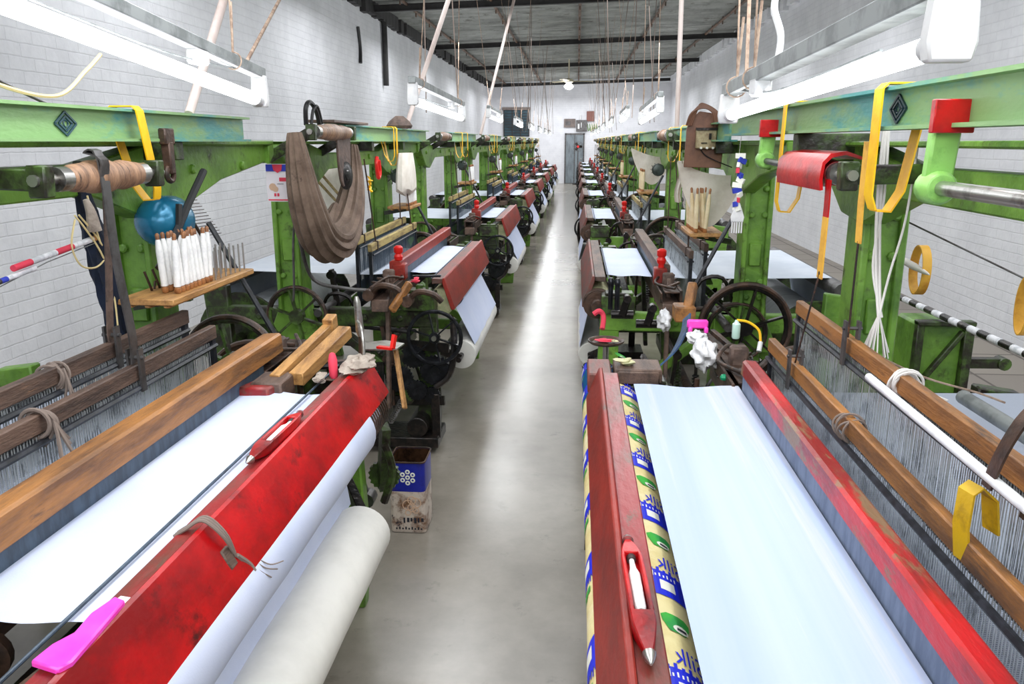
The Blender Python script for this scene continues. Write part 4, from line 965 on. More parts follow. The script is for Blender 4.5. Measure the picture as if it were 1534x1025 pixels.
E_('pull_rod', MB().tube(arc([(-.96,2.50,.93),(-.88,2.56,.95),(-.80,2.60,.95),(-.74,2.66,.94)],5),.012,8), 'iron', 'black greasy rod crossing under the pale sticks on the left loom', 'rod')
# ribbed dark pipe and iron linkages under the near left roller end
E_('take_up_pawl', MB().bar((-.66,2.62,.72),(-.70,2.70,.45),.03,.05).gear((-.69,2.70,.5),(0,1,0),.06,.02,18).tube(arc([(-.66,2.6,.66),(-.64,2.62,.55),(-.68,2.64,.42)],5),.015,7), 'green_d', 'oily green ratchet arm under the far end of the left cloth roller', 'ratchet')

# oil tin
t = TE('oil_tin', 'square open oil tin, blue and white with seven white rings, on the aisle floor', 'tin', (-.70,3.28,0)); t.rotation_euler = (0,0,0)
x0, x1, y0, y1, H = -.80, -.64, 3.20, 3.38, .335; rr_ = .022
def rrect(x0,x1,y0,y1,r,n=4):
    out = []
    for cx_, cy_, a0 in ((x1-r,y1-r,0),(x0+r,y1-r,PI/2),(x0+r,y0+r,PI),(x1-r,y0+r,1.5*PI)):
        for k_ in range(n+1):
            a = a0+PI/2*k_/n; out.append((cx_+r*math.cos(a), cy_+r*math.sin(a)))
    return out
def ringtin(m, z0, z1, off=0):
    o1 = rrect(x0-off,x1+off,y0-off,y1+off,rr_); i1 = rrect(x0+.002,x1-.002,y0+.002,y1-.002,rr_)
    R = [[m.bm.verts.new((x,y,z)) for x,y in p] for p,z in ((o1,z0),(o1,z1),(i1,z1),(i1,z0))]
    n = len(o1)
    for A, B_ in zip(R, R[1:]+R[:1]):
        for k_ in range(n): m._f([A[k_],A[(k_+1)%n],B_[(k_+1)%n],B_[k_]])
m = MB(); ringtin(m, .008, .2); m.prism(rrect(x0,x1,y0,y1,rr_),'z',.004,.01); m.build('lower_body', 'tin_paint', t)
m = MB(); ringtin(m, .2, H); m.build('blue_band', mat('stained_blue_tin', srgb(24,34,150), srgb(18,24,100), 10, .5, .7, .35, c3=srgb(70,50,48), s3=9, lo3=.6, hi3=.68), t)
m = MB(); ringtin(m, H, H+.006, .003); m.build('rim', 'brown_iron', t)
m = MB(); i_ = rrect(x0+.0025,x1-.0025,y0+.0025,y1-.0025,rr_)
A = [m.bm.verts.new((x,y,.06)) for x,y in i_]; B_ = [m.bm.verts.new((x,y,H)) for x,y in i_]
for k_ in range(len(i_)): m._f([A[k_],A[(k_+1)%len(i_)],B_[(k_+1)%len(i_)],B_[k_]])
m._f(A); m.build('oily_inside', 'tin_in', t)
m = MB()
for k_ in range(7):
    a = PI/2+k_*PI/3; r_ = .0 if k_ == 6 else .026
    m.torus((-.715+r_*math.cos(a), y0-.001, .268+r_*math.sin(a)), (0,1,0), .0075, .0035, 14, 5, .3)
m.build('ring_emblem', 'sack_white', t)
m = MB()
for k_ in range(6): m.torus((-.70+.02*math.sin(k_*2.1), y0-.001, .16-.012*k_), (0,1,0), .018+.006*math.sin(k_), .0022, 16, 4, .3)
m.build('swirl_print', 'ink_tan', t)
m = MB()
for k_ in range(6): m.box(-.74+k_*.016,-.732+k_*.016+.003*(k_%2),y0-.0015,y0,.05+.004*(k_%3),.075)
for k_ in range(9): m.box(-.775+k_*.014,-.768+k_*.014,y0-.0015,y0,.018,.026+.005*(k_%2))
m.build('worn_lettering', 'ink_dark', t)

# ---------------------------------------------------------- second left loom
t = TE('cloth_sling', 'big dusty brown cloth sling hanging in a U from the second left loom', 'sling', (-1.28,4.2,1.15))
def bundle(pts, r0, r1, m_, nm, par, folds=9, n=36, amp=.22, flat=.6, seed=0):
    m = MB(); m.sweep(arc(pts,8), lambda i,t: [((r0+(r1-r0)*math.sin(t*PI))*(1+amp*math.sin(folds*2*PI*k/n+math.sin(t*5+seed)*1.2))*math.cos(2*PI*k/n), flat*(r0+(r1-r0)*math.sin(t*PI))*(1+amp*math.sin(folds*2*PI*k/n+seed))*math.sin(2*PI*k/n)) for k in range(n)], up0=(1,0,0))
    return m.build(nm, m_, par)
bundle([(-1.3,3.70,1.74),(-1.29,3.70,1.60),(-1.28,3.74,1.42),(-1.27,3.86,1.25),(-1.26,4.05,1.185),(-1.26,4.25,1.22),(-1.27,4.45,1.35),(-1.28,4.58,1.5),(-1.29,4.62,1.68)], .03, .095, 'sling', 'sling_cloth', t, flat=1.0, amp=.12, folds=11)
bundle([(-1.33,3.74,1.70),(-1.33,3.8,1.45),(-1.32,3.95,1.28),(-1.32,4.15,1.25),(-1.32,4.35,1.36)], .02, .07, 'sling', 'inner_fold', t, flat=.9, amp=.14, folds=8, seed=2)
t = TE('leather_flap', 'brown leather flap with a dark round end hanging over the second left beam', 'flap', (-1.24,4.35,1.45))
m = MB(); P = [(4.20,1.745),(4.46,1.745),(4.44,1.56),(4.42,1.50),(4.38,1.465),(4.33,1.455),(4.28,1.465),(4.24,1.50),(4.22,1.56)]
m.prism(P,'x',-1.262,-1.25); m.build('flap', 'leather', t, bevel=.004)
m = MB().lathe((-1.252,4.33,1.52),(1,-.2,0),[(0,.075),(.006,.075),(.008,.055),(.011,.05),(.013,.03),(.018,.025),(.02,.008)],24); m.build('disc', 'iron', t)
m = MB().tube(arc([(-1.35,4.02,1.78),(-1.34,4.0,1.86),(-1.33,4.04,1.89),(-1.32,4.10,1.85),(-1.32,4.14,1.78)],6),.012,7); m.tube(arc([(-1.33,4.04,1.78),(-1.32,4.05,1.85),(-1.31,4.09,1.87),(-1.31,4.15,1.79)],6),.008,7)
T('coiled_hose', m, 'black_cable', 'black hose loops lying over the roller of the second left loom', 'hose')
T('wood_offcut', MB().box(-1.4,-1.26,4.2,4.9,1.795,1.81), 'wood_d', 'flat dusty plank lying on top of the second left beam', 'plank', bevel=.003)
T('cardboard_wad', MB().lathe((-1.33,6.1,1.795),(0,0,1),[(0,.09),(.02,.1),(.05,.08),(.09,.03)],9), 'leather', 'brown folded wad lying on the second left beam near the third loom', 'wad')
# calendar sheet
t = TE('wall_calendar', 'small printed calendar sheet, blue headed, hung on the second left post', 'calendar', (-1.45,3.83,1.42))
MB().box(-1.505,-1.385,3.842,3.846,1.415,1.595).build('sheet', 'paper', t)
m = MB(); m.box(-1.503,-1.387,3.839,3.841,1.56,1.592); m.build('blue_header', 'ink_blue', t)
m = MB(); m.prism([(-1.47,1.592),(-1.42,1.592),(-1.425,1.565),(-1.445,1.552),(-1.465,1.565)],'y',3.837,3.839); m.build('heart_print', 'ink_red', t)
m = MB(); m.box(-1.44,-1.392,3.84,3.842,1.512,1.53); m.build('red_heading', 'ink_red', t); MB().box(-1.5,-1.39,3.84,3.842,1.42,1.426).build('red_border', 'ink_red', t); MB().box(-1.47,-1.46,3.84,3.842,1.44,1.455).box(-1.455,-1.445,3.84,3.842,1.44,1.455).build('red_numerals', 'ink_red', t)
m = MB(); m.lathe((-1.475,3.842,1.485),(0,-1,0),[(0,.018),(.002,.018)],12); m.lathe((-1.462,3.842,1.475),(0,-1,0),[(0,.014),(.0025,.014)],12); m.build('picture', 'ink_tan', t)
m = MB()
for q in range(4): m.box(-1.45+q*.008,-1.445+q*.008,3.84,3.842,1.498,1.501)
m.build('small_print', 'ink_dark', t)
# white bag over the second left tray
m = MB()
def bagf(u, v):
    a = 2*PI*u; k = .5+.5*math.sin(min(1,v*1.05)*PI*.62); r_ = .035+.045*k if v < .9 else .08*(1-v)*7+.012
    return (-1.24+r_*.7*math.cos(a)*(1+.06*math.sin(a*7)), 5.86+r_*3.1*math.sin(a)*(1+.05*math.sin(a*5)), 1.62-.30*v+.01*math.sin(a*6)*(v > .85))
m.grid(bagf, 40, 14); T('cloth_bag', m, 'linen', 'creased white cloth bag hanging over the bobbins of the second left loom', 'bag')
m = MB().tube(arc([(-1.3,5.24,1.60),(-1.3,5.22,1.56),(-1.3,5.25,1.47),(-1.3,5.30,1.50),(-1.3,5.28,1.58)],5),.013,7)
T('safety_ribbon', m, 'red_plastic', 'bright orange-red strap tied beside the leather flap on the left', 'strap')
t = TE('yellow_bundle', 'knotted yellow tape hanging in front of the second left far post', 'tape', (-1.3,5.0,1.4)); crumple((-1.3,5.02,1.44),(.02,.05,.05),21,14,.006).build('tape_knot', 'yellow', t)
m = MB()
m.bar((-1.45,4.42,1.5),(-1.38,4.62,1.34),.01,.012); m.bar((-1.44,4.50,1.52),(-1.37,4.68,1.36),.01,.012); m.bar((-1.38,4.62,1.34),(-1.37,4.68,1.36),.01,.012)
T('yellow_fork', m, 'wood_y', 'thin yellow wooden fork hanging inside the brown sling', 'fork')
m = MB(); m.grid(lambda u,v: (-1.78+.03*math.sin(v*9), 5.1+1.1*v, 1.50-.48*u+.03*math.sin(v*4)*(1-u)), 8, 16)
T('dust_sheet', m, 'linen', 'grey-white dust sheet hanging behind the second left loom', 'sheet')
T('cable_bundle', MB().tube(arc([(-1.40,3.93,1.42),(-1.40,3.97,1.2),(-1.36,4.02,1.0),(-1.2,4.05,.95),(-1.05,4.1,.93)],6),.010,7).tube(arc([(-1.42,4.0,1.42),(-1.42,3.92,1.2),(-1.43,3.92,1.0),(-1.45,3.95,.9)],6),.006,6), 'steel_d', 'grey cables running down the near post of the second left loom', 'cable')
t = TE('chrome_cap', 'green-topped cross knob standing on the near corner of the second left loom', 'knob', (-.80,4.22,.9))
MB().cyl((-.80,4.22,.9),(-.80,4.22,.99),.008,8).build('stem', 'green_d', t); MB().bar((-.88,4.22,.99),(-.72,4.22,.995),.03,.012).build('cross_bar', 'iron_b', t, bevel=.004)
T('wooden_wedge', MB().bar((-.93,3.92,.86),(-.85,4.02,.99),.03,.045), 'wood', 'varnished wooden handle leaning on the picker box of the second left loom', 'handle', bevel=.008)
T('pink_rag', crumple((-.84,4.1,.99),(.025,.03,.01),31,9,.007), 'ink_red', 'small pinkish-red cloth scrap beside the varnished wooden handle', 'rag')

# ---------------------------------------------------------- nearest right loom and behind it
def lime(y, z0, label):
    t = TE('shaft_hanger', label, 'bracket', (.7,y,z0), 'shaft hangers under the nearest right beam')
    MB().prism([(.655,z0+.0),(.705,z0+.0),(.712,1.73),(.66,1.735)],'y',y-.014,y+.014).build('arm', 'limegreen', t, bevel=.005)
    MB().box(.648,.722,y-.035,y-.015,1.715,1.775).build('red_plate', 'red', t, bevel=.002)
    MB().lathe((.68,y-.03,z0),(0,1,0),[(0,.026),(.01,.032),(.05,.032),(.06,.026)],18).build('boss', 'limegreen', t, bevel=.002)
lime(3.03, 1.635, 'lime green hanger with red plate at the far end of the right beam'); lime(1.60, 1.615, 'big lime green hanger with red plate close to the camera on the right')
t = TE('shaft_roller', 'rusty steel shaft and roller running out of frame at upper right', 'shaft', (.68,1.2,1.58))
MB().cyl((.68,.8,1.612),(.68,1.58,1.615),.014,12).build('shaft', 'steel', t); MB().lathe((.68,.75,1.612),(0,1,0),[(0,.03),(.3,.034),(.34,.028),(.4,.026),(.44,.018)],18).build('roller', 'roller_brown', t)
MB().cyl((.68,2.7,1.625),(.68,3.0,1.632),.011,10).build('far_shaft', 'steel_d', t)
# red roller cover
t = TE('roller_cover', 'curved bright red cover over the roller behind the yellow straps', 'cover', (.72,2.5,1.56))
m = MB(); P = [(.66,1.57),(.655,1.60),(.66,1.645),(.68,1.668),(.72,1.675),(.765,1.66),(.765,1.652),(.72,1.665),(.685,1.658),(.668,1.64),(.664,1.60),(.668,1.572)]
m.prism(P,'y',2.26,2.74); m.build('cover_shell', 'red', t)
t = TE('heald_strap', 'strap red above and yellow below, hanging to the front right heald bar', 'strap', (.68,2.25,1.33))
MB().ribbon([(.678,2.252,1.60),(.68,2.253,1.53),(.68,2.254,1.50)], .042, .004, (0,1,0)).build('red_part', 'red', t)
MB().ribbon([(.68,2.254,1.50),(.68,2.256,1.42),(.68,2.258,1.33)], .044, .004, (0,1,0)).build('yellow_part', 'yellow_o', t)
m = MB(); m.cyl((.676,2.256,1.345),(.684,2.256,1.345),.005,8); m.cyl((.68,2.26,1.345),(.655,2.33,1.065),.0028,6); m.build('wire', 'brown_iron', t)
t = TE('heald_strap', 'plain yellow strap hanging behind the wide loop, tied to the rear right heald bar', 'strap', (.70,2.04,1.45))
MB().ribbon([(.70,2.05,1.70),(.70,2.05,1.55),(.70,2.04,1.455)], .036, .004, (0,1,0)).build('yellow_part', 'yellow_o', t)
MB().cyl((.70,2.04,1.46),(.72,2.10,1.20),.0028,6).build('wire', 'brown_iron', t)
for (x,y,z,l) in ((.655,2.33,1.045,'front'),(.735,2.12,1.18,'rear')):
    m = MB(); m.box(x-.02,x-.014,y-.012,y+.012,z-.06,z+.06); m.box(x+.014,x+.02,y-.012,y+.012,z-.06,z+.06); m.cyl((x-.025,y,z+.04),(x+.026,y,z+.04),.005,8)
    T('belt_clamp', m, 'steel_d', 'steel hook plate gripping the %s right heald bar' % l, 'clamp', 'belt clamps')
# folded yellow strap and iron hook near the camera
m = MB(); m.ribbon([(.655,1.26,1.02),(.648,1.265,1.08),(.652,1.27,1.14),(.665,1.27,1.152),(.69,1.27,1.13),(.70,1.27,1.07)], .036, .004, (-.25,1,0))
T('folded_strap', m, 'yellow_d', 'dirty yellow strap folded over the front right heald bar near the camera', 'strap')
m = MB(); m.ribbon(arc([(.655,1.22,1.17),(.66,1.20,1.24),(.68,1.19,1.30),(.71,1.19,1.32),(.72,1.20,1.22),(.715,1.21,1.12)],4), .028, .004, (0,1,0)); m.ribbon(arc([(.69,1.15,1.14),(.70,1.14,1.3),(.705,1.13,1.45)],4), .024, .004, (0,1,0))
T('iron_hook', m, 'brown_iron', 'dark iron hook hanging above the dirty yellow strap at the right edge', 'hook')
# tassel of white cords
m = MB()
rr = random.Random(2)
for q in range(3): m.tube(arc([(.80+.006*q,2.23,1.74),(.80+.008*q,2.22,1.55),(.80+.01*math.sin(q*2),2.18,1.38),(.80+.004*q,2.12,1.25)],8),.0045-.0005*q,6)
m.tube(arc([(.88,2.2,1.72),(.87,2.2,1.5),(.83,2.16,1.36),(.80,2.12,1.25)],8),.003,6)
for q in range(16):
    a = rr.uniform(0,6.28); m.tube([(.80,2.12,1.26),(.80+.016*math.cos(a),2.12+.016*math.sin(a),1.21),(.80+.034*math.cos(a),2.12+.034*math.sin(a),1.12+rr.uniform(0,.04))],.002,5)
T('cord_tassel', m, 'cord', 'long twisted white cords ending in a frayed tassel on the right post', 'cord')
# line with two yellow rings and the banded pole
T('guide_line', MB().tube([(1.02,2.62,1.52),(1.1,2.75,1.44),(1.3,2.40,1.315),(1.36,1.9,1.17)],.003,5), 'steel_d', 'grey line running right from the nearest right post along the wall', 'string')
def ring(y, z, hy, hz, x, label, w=.03):
    m = MB(); pts = [(x, y+hy*math.cos(a), z+hz*math.sin(a)) for a in [2*PI*k/24 for k in range(25)]]
    m.ribbon(pts, w, .004, (1,0,0)); return T('strap_ring', m, 'yellow_o', label, 'strap', 'yellow strap rings on the line')
ring(2.86, 1.265, .055, .085, 1.2, 'worn yellow strap ring hanging from the line, left of the two'); ring(2.38, 1.235, .035, .085, 1.31, 'worn yellow strap ring at the right edge of the photo')
T('small_peg', MB().lathe((1.17,2.98,1.29),(.1,-1,-.12),[(0,.006),(.03,.012),(.12,.013),(.2,.006),(.22,.002)],10), 'cord', 'little white cotton peg stuck through the left yellow ring', 'peg')
bands = []
for q in range(10): bands += [(.05,'white_foam'),(.05,'iron')]
banded('banded_pole', (1.5,3.85,1.0), (1.5,2.3,1.02), .014, bands, 'black and white banded pole beside the right wall', 'pole')
T('white_tube', MB().cyl((.665,1.78,1.185),(.655,.8,1.185),.009,12), 'white_p', 'long white plastic tube between the right heald frames', 'tube')
T('grey_pipe', MB().cyl((1.10,2.24,1.0),(1.13,1.3,1.0),.02,14), 'galv', 'short grey pipe lying over the warp on the nearest right loom', 'pipe')
T('tie_string', MB().tube(arc([(.80,2.12,1.15),(.95,2.15,1.08),(1.1,2.17,1.035),(1.14,2.1,1.03)],5),.003,5), 'cord_b', 'brown string tied from the right post to the grey pipe', 'string')
t = TE('green_gear_case', 'dark green iron gear case standing behind the nearest right loom', 'gear case', (1.6,3.45,0))
m = MB(); m.box(1.42,1.62,3.34,3.56,.66,.97); m.box(1.46,1.58,3.38,3.52,.0,.66); m.build('case', 'green', t, bevel=.012)
m = MB(); m.bar((1.44,3.33,.7),(1.6,3.33,.94),.02,.03,up=(0,1,0)); m.box(1.41,1.44,3.31,3.35,.64,.98); m.box(1.60,1.64,3.31,3.35,.64,.98); m.bar((1.42,3.33,.655),(1.63,3.33,.655),.04,.03); m.bar((1.41,3.33,.975),(1.64,3.33,.975),.05,.02); m.build('rib', 'green_d', t, bevel=.004)
MB().bar((1.62,3.36,.80),(1.76,3.33,.81),.04,.04).cyl((1.77,3.30,.81),(1.77,3.36,.81),.026,12).build('arm', 'green_d', t)
# switch board with cables
t = TE('switch_board', 'brown wooden board with a yellowed switch box and looping cables, right row', 'switch board', (.65,4.3,1.56))
m = MB(); m.prism([(.555,1.57),(.745,1.565),(.752,1.70),(.735,1.79),(.69,1.84),(.62,1.85),(.57,1.80),(.56,1.76)],'y',4.30,4.32); m.build('board', 'board_b', t, bevel=.003)
m = MB(); m.box(.605,.708,4.26,4.298,1.665,1.765); m.build('switch_box', 'switch', t, bevel=.005)
m = MB(); m.box(.60,.715,4.25,4.262,1.755,1.768); m.box(.668,.68,4.253,4.26,1.71,1.74); m.box(.63,.66,4.253,4.26,1.69,1.695); m.build('toggle', 'iron', t)
for q in range(3):
    MB().cyl((.63+q*.03,4.245,1.668),(.63+q*.03,4.262,1.668),.006,8).build('terminal', 'sack_white', t)
for q in range(4):
    MB().tube(arc([(.555+.008*q,4.28,1.78),(.575+.01*q,4.26,1.84+.008*q),(.63,4.25,1.865+.006*q),(.68+.008*q,4.25,1.84),(.70+.006*q,4.26,1.77)],6),.0055,7).build('cable', 'cable', t)
MB().tube(arc([(.63,4.29,1.665),(.66,4.29,1.63),(.72,4.28,1.60),(.80,4.3,1.57)],5),.003,6).build('thin_wire', 'black_cable', t)
# linen sling under the board, smaller sling on the third loom
def slingf(x0, x1, y, z0, z1, sag, nm, label):
    m = MB()
    def f(u, v):
        x = x0+(x1-x0)*u; top = z0+(z1-z0)*u-.03*math.sin(u*PI); bot = top-.02-sag*math.sin(u*PI)**.75
        return (x, y+.02*math.sin(u*11)*(v)+.03*v*(1-v), top+(bot-top)*v)
    m.grid(f, 24, 12); return T(nm, m, 'linen', label, 'sling', 'off-white cloth slings of the right row')
slingf(.53, .87, 4.38, 1.60, 1.53, .26, 'linen_sling', 'large off-white cloth sling hanging below the brown switch board')
slingf(.53, .93, 8.15, 1.64, 1.55, .26, 'linen_sling', 'smaller off-white cloth sling hanging from the third right loom')
m = MB(); m.grid(lambda u,v: (.535+.035*u+.01*math.sin(v*6), 4.42+.02*math.sin(u*9), 1.60-.22*v), 6, 6); T('linen_strip', m, 'linen', 'ragged off-white cloth strip hanging left of the large sling', 'cloth')
# charm and comb
t = TE('paper_charm', 'twisted blue, white and red ribbon charm hanging right of the linen sling', 'charm', (.645,3.3,1.4))
mm = MB(); mats_ = ['sack_white','ink_blue','ink_red']
for q in range(12):
    mm.mi = (0,1,0,2,1,0)[q % 6]; z = 1.645-q*.019
    mm.cbox((.645+.008*math.sin(q*1.7),3.3,z),(.03+.008*math.cos(q),.012,.02),Matrix.Rotation(q*.5,3,'Z')@Matrix.Rotation(.4*math.sin(q),3,'Y'))
mm.build('ribbon_twist', mats_, t)
MB().cyl((.64,3.3,1.655),(.643,3.3,1.72),.0015,5).build('hook', 'steel', t)
m = MB(); m.prism([(.64,1.46),(.655,1.46),(.675,1.405),(.672,1.385),(.625,1.385),(.622,1.405)],'y',3.296,3.302)
for q in range(5): m.box(.627+q*.0095,.632+q*.0095,3.296,3.302,1.34,1.387)
m.build('comb', 'white_p', t)
# cluttered far end of the nearest right loom
t = TE('hand_dish', 'round red dusty handwheel dish holding scraps, at the aisle end of the right looms', 'dish', (.125,3.0,.86))
MB().lathe((.125,3.0,.94),(0,0,1),[(0,.02),(.004,.06),(.012,.07),(.018,.07),(.016,.062),(.008,.055)],28).build('dish', 'brown_iron', t)
MB().cyl((.125,3.0,.80),(.125,3.0,.945),.012,10).build('stem', 'steel', t)
crumple((.115,3.0,.957),(.035,.03,.004),41,12,.005).build('red_scraps', 'ink_red', t); crumple((.15,2.99,.957),(.02,.02,.004),44,7,.004).build('green_scraps', 'sack_pat', t)
t = TE('blue_bucket', 'scuffed blue open tin drum at the aisle corner of the right looms', 'drum', (.09,3.12,0))
m = MB()
for q in range(4): m.bar((.10+.04*math.cos(q*PI/2+.7),3.14+.04*math.sin(q*PI/2+.7),0),(.10+.04*math.cos(q*PI/2+.7),3.14+.04*math.sin(q*PI/2+.7),.64),.012,.012)
m.torus((.10,3.14,.4),(0,0,1),.045,.006,20,6); m.build('iron_stand', 'iron', t)
MB().lathe((.10,3.14,.64),(0,0,1),[(0,.056),(.16,.062),(.17,.064),(.172,.057),(.03,.05),(.025,.01)],26).build('drum', 'bucket_blue', t)
MB().torus((.10,3.14,.812),(0,0,1),.062,.004,28,6).build('rim', 'iron', t)
T('wood_crate', MB().box(.14,.30,2.60,2.74,.90,.955).box(.15,.29,2.59,2.60,.905,.95), 'wood_d', 'small dusty wooden box end beyond the sheer cloth on the right', 'box', bevel=.004)
T('timber_stub', MB().box(.05,.13,2.56,2.75,.88,.95), 'maroon', 'worn pinkish timber stub at the far end of the right front board', 'block', bevel=.005)
T('cotton_rag', crumple((.18,2.66,.965),(.03,.03,.01),51,8,.009), 'sack_pat', 'olive-stained rag scrap on the dusty wooden box', 'rag')
T('blue_band', MB().ribbon(arc([(.47,3.3,.99),(.45,3.2,.96),(.38,2.95,.93),(.30,2.78,.91),(.27,2.72,.90)],5), .05, .006, (.5,-.5,.7)), 'blue_strap', 'faded blue webbing band slanting behind the sheer cloth', 'band')
T('cotton_rag', wad((.47,2.80,.96),(.042,.085,.05),61,6), 'rag_w', 'large bunched white rag hanging behind the sheer cloth on the right', 'rag')
T('cotton_rag', wad((.462,2.95,.985),(.035,.06,.022),62,5), 'rag_w', 'smaller white rag tucked under the pink clip', 'rag')
m = MB(); m.box(.435,.515,3.03,3.05,1.0,1.035); m.box(.44,.455,3.02,3.05,.97,1.01); m.box(.50,.515,3.02,3.05,.965,1.01)
T('pink_clip', m, 'pink', 'bright pink plastic clip above the white rags on the right', 'clip', bevel=.006)
T('twisted_rag', wad((.40,3.50,.93),(.03,.05,.045),71,5), 'rag_w', 'white rag tied on the sley end of the second right loom', 'rag')
T('wooden_picker', MB().box(.44,.53,3.45,3.56,.93,1.0).bar((.50,3.5,.97),(.53,3.58,1.08),.04,.05), 'wood', 'varnished wooden picker block on the sley end of the second right loom', 'block', bevel=.006)
t = TE('oil_bottle', 'small pale green bottle with a yellow bent spout by the right flywheel', 'bottle', (.60,2.93,.99))
MB().lathe((.60,2.93,.99),(0,0,1),[(0,.012),(.005,.015),(.055,.015),(.062,.008),(.07,.006)],14).build('bottle_body', 'bottle', t)
MB().tube(arc([(.60,2.93,1.06),(.64,2.92,1.055),(.675,2.9,1.03),(.68,2.88,.99)],6),.005,7).build('spout', 'yellow', t); MB().cyl((.68,2.88,.99),(.672,2.86,.96),.009,10).build('nozzle', 'white_p', t)
T('iron_casting', crumple((.56,2.80,.93),(.07,.20,.03),81,22,.014), 'iron', 'black greasy linkage between the white rag and the right red sley', 'linkage')
T('slotted_bar', MB().bar((.50,3.05,.98),(.60,2.55,.93),.03,.02).bar((.54,3.08,.98),(.64,2.6,.94),.02,.02), 'brown_iron', 'pair of slotted iron bars leading to the far end of the red sley', 'bar', bevel=.002)
T('glass_bead', MB().lathe((.50,2.58,.93),(0,0,1),[(0,.004),(.004,.012),(.012,.014),(.02,.01),(.022,.003)],12), 'clear_green', 'tiny green glass knob behind the far edge of the sheer cloth', 'knob')
T('rubber_hose', MB().tube(arc([(.09,3.6,.93),(.115,3.6,.945),(.135,3.6,.92),(.13,3.56,.87)],5),.012,8), 'ink_red', 'short pinkish red hose bend on the second right loom', 'hose')
for q, (x, y, z, l) in enumerate(((.17,3.72,1.0,'left'),(.20,3.70,1.0,'right'))):
    T('black_finger', MB().cyl((x,y,.93),(x,y,1.06),.012,10).lathe((x,y,1.05),(0,0,1),[(0,.014),(.02,.015),(.03,.008)],10), 'iron_b', 'upright black rubber finger at the second right loom end, %s of the pair' % l, 'finger', 'black rubber fingers')
# poles and hanging strings
def pole(p, q, r, m_, label, cat='pole', g='slanting poles and sticks to the roof'):
    p, q = Vector(p), Vector(q); d = (q-p)
    k_ = (roofz(q.x)+.05-p.z)/d.z; return T('roof_pole', MB().cyl(p, p+d*k_, r, 10), m_, label, cat, g)
pole((-1.33,2.744,1.792),(-1.33,3.107,2.213),.016,'pole','thick pale pole rising from behind the nearest left tube lamp')
pole((-1.05,2.56,1.925),(-1.15,3.2,2.226),.006,'cord_b','thin brown stick rising from the end of the nearest left batten')
pole((-1.3,6.17,1.80),(-1.0,6.46,2.746),.018,'pole','pale pole slanting up from the second left beam')
pole((-1.3,11.0,1.79),(-1.0,11.74,3.244),.02,'pole','pale pole slanting up from the fourth left loom')
pole((.9,7.6,1.79),(.9,7.72,2.922),.022,'pole','straight white pole rising from the third right loom')
T('hanging_string', MB().cyl((.5,2.55,1.87),(.5,2.9,roofz(.5)+.13),.006,6), 'cord_b', 'tan cord hanging to the far end of the nearest right batten', 'cord', 'long cords from the roof')
m = MB(); m.tube(arc([(.385,1.67,1.853),(.392,1.69,1.90),(.383,1.72,1.95),(.388,1.74,1.98)],5), .007, 7); m.cyl((.388,1.74,1.975),(.388,1.8,roofz(.39)+.13),.002,5); T('foil_twist', m, 'white_p', 'white twisted plastic strip hanging above the nearest right batten', 'strip')
rr = random.Random(5)
words_ = ['left', 'right']
for i in range(26):
    s_ = i % 2; y = rr.uniform(7, 30); x = (-1.1 if s_ == 0 else .75)+rr.uniform(-.4,.3); 
    z0 = 1.95; m = MB().tube([(x,y,z0),(x+rr.uniform(-.25,.25),y+rr.uniform(-.5,.8),roofz(x)+.13)],.005,5)
    T('hanging_string', m, 'cord_g', 'thin cord hanging from the roof over the far %s row' % words_[s_], 'cord', 'thin cords over the far %s row' % words_[s_])
T('wall_cable', MB().tube(arc([(XL+.02,13.5,3.5),(XL+.02,13.6,3.2),(XL+.03,13.55,2.95)],4),.03,6), 'black_cable', 'dark cable hanging on the left wall below the roof', 'cable')
T('wall_pipe', MB().cyl((XL+.06,15.2,2.7),(XL+.06,15.2,3.85),.05,10), 'beam_dark', 'dark vertical pipe high on the left wall', 'pipe')

T('iron_bar', MB().bar((-.745,1.17,.925),(-.80,.80,.925),.03,.02).bar((-.775,1.15,.90),(-.83,.78,.90),.02,.02), 'brown_iron', 'greasy brown iron bars under the near edge of the left white cloth', 'bar')
T('iron_boss', MB().lathe((-.985,1.10,.86),(.3,-1,0),[(0,.05),(.02,.05),(.025,.035),(.05,.03),(.055,.014),(.075,.012)],18), 'brown_iron', 'round greasy iron boss at the bottom left corner under the cloth', 'boss')
T('rough_block', MB().box(-1.02,-.93,.98,1.06,.88,.93), 'wood', 'brown timber block under the near left cloth corner', 'block', bevel=.005)
T('steel_guide', MB().bar((-.72,1.08,.945),(-.77,.80,.945),.012,.012), 'steel', 'bright steel guide strip just left of the pink plastic strip', 'guide')
def springy(p, q, label, r=.012):
    m = MB(); p, q = Vector(p), Vector(q); n = 60
    m.tube([p.lerp(q,i/n)+Vector((r*math.cos(i*1.05), 0, r*math.sin(i*1.05))) for i in range(n+1)], .0025, 5); return T('coil_spring', m, 'steel_d', label, 'spring', 'coil springs')
springy((.30,3.35,.80),(.30,3.05,.84),'small coil spring between the second right loom and the white rag'); springy((-.62,2.72,.78),(-.72,2.95,.62),'coil spring below the slanting wooden lever on the left')
for q,(x,y,z,l) in enumerate(((.22,3.60,.93,'near the black fingers'),(.33,3.55,.90,'left of the varnished picker block'))):
    T('iron_crank', MB().cyl((x-.05,y,z),(x+.05,y,z),.02,12).bar((x,y-.02,z),(x+.02,y-.03,z+.08),.02,.03).cyl((x+.02,y-.05,z+.08),(x+.02,y,z+.08),.018,10), 'iron', 'black iron crank %s on the second right loom' % l, 'crank', 'iron cranks')
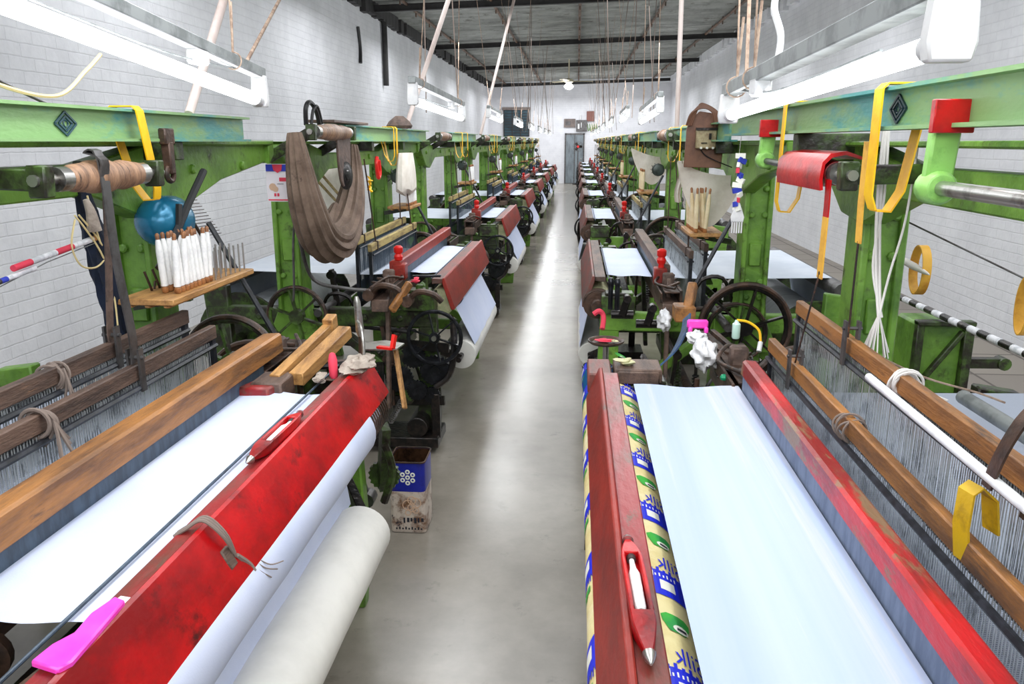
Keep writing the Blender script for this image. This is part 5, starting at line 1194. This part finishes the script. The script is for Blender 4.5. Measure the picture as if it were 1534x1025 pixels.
for q,(x,y,z,l) in enumerate(((-.98,3.98,.93,'left'),(-.78,3.98,.90,'right'))):
    T('curved_casting', MB().tube(arc([(x-.08,y+.02,z),(x-.02,y,z+.05),(x+.06,y-.01,z+.04),(x+.1,y,z)],5),.016,8).cyl((x-.08,y-.02,z),(x-.08,y+.05,z),.03,14), 'brown_iron', 'curved greasy arm at the near end of the second left loom, %s one' % l, 'arm casting', 'curved greasy arms')

# ------------------------------------------------------------ camera and light
f, cx, cy, VX, VY = 1193., 767., 512.5, 865., 212.
nn = math.sqrt((VX-cx)**2+(cy-VY)**2+f*f); ya = math.asin((VX-cx)/nn); pi_ = math.atan((cy-VY)/f)
cam = bpy.data.objects.new('camera', bpy.data.cameras.new('camera')); COL.objects.link(cam)
cam.data.sensor_width = 36; cam.data.lens = f*36/1534; cam.data.clip_start = .02; cam.data.clip_end = 200
cam.location = (0,0,1.7); cam.rotation_euler = (PI/2-pi_, 0, ya)
SC.camera = cam
w = bpy.data.worlds.new('world'); SC.world = w; w.use_nodes = True
w.node_tree.nodes['Background'].inputs[0].default_value = (.9,.95,1,1); w.node_tree.nodes['Background'].inputs[1].default_value = 0.35
def area(name, loc, rot, sx, sy, e, col=(.95,.975,1)):
    l = bpy.data.lights.new(name, 'AREA'); l.shape = 'RECTANGLE'; l.size = sx; l.size_y = sy; l.energy = e; l.color = col
    o = bpy.data.objects.new(name, l); COL.objects.link(o); o.location = loc; o.rotation_euler = rot; return o
for i in range(8):
    area('hall_fill', (0, 2.2+i*4.3, 3.45), (0,0,0), 6.2, 1.6, 112 if i else 88)  # added overhead fill per bay; invisible area lights without any fixture
for i in range(9):
    area('row_light', (-1.9, YC[i], 2.15), (PI, 0, 0), .3, 1.6, 14); area('row_light', (1.95, YC[i], 2.15), (PI, 0, 0), .3, 1.6, 14)
    area('tube_glow', (-.85, YC[i]+.1, 2.3), (0, 0, 0), .25, 1.4, 12); area('tube_glow', (.55, YC[i]+.1, 2.3), (0, 0, 0), .25, 1.4, 12)
area('camera_side_fill', (0, -1.2, 2.9), (math.radians(62),0,0), 5, 1.6, 150)  # added fill from behind the camera, brightens faces turned towards it
area('back_wall_light', (0, 30, 2.6), (math.radians(80),0,0), 4, 1.2, 60)
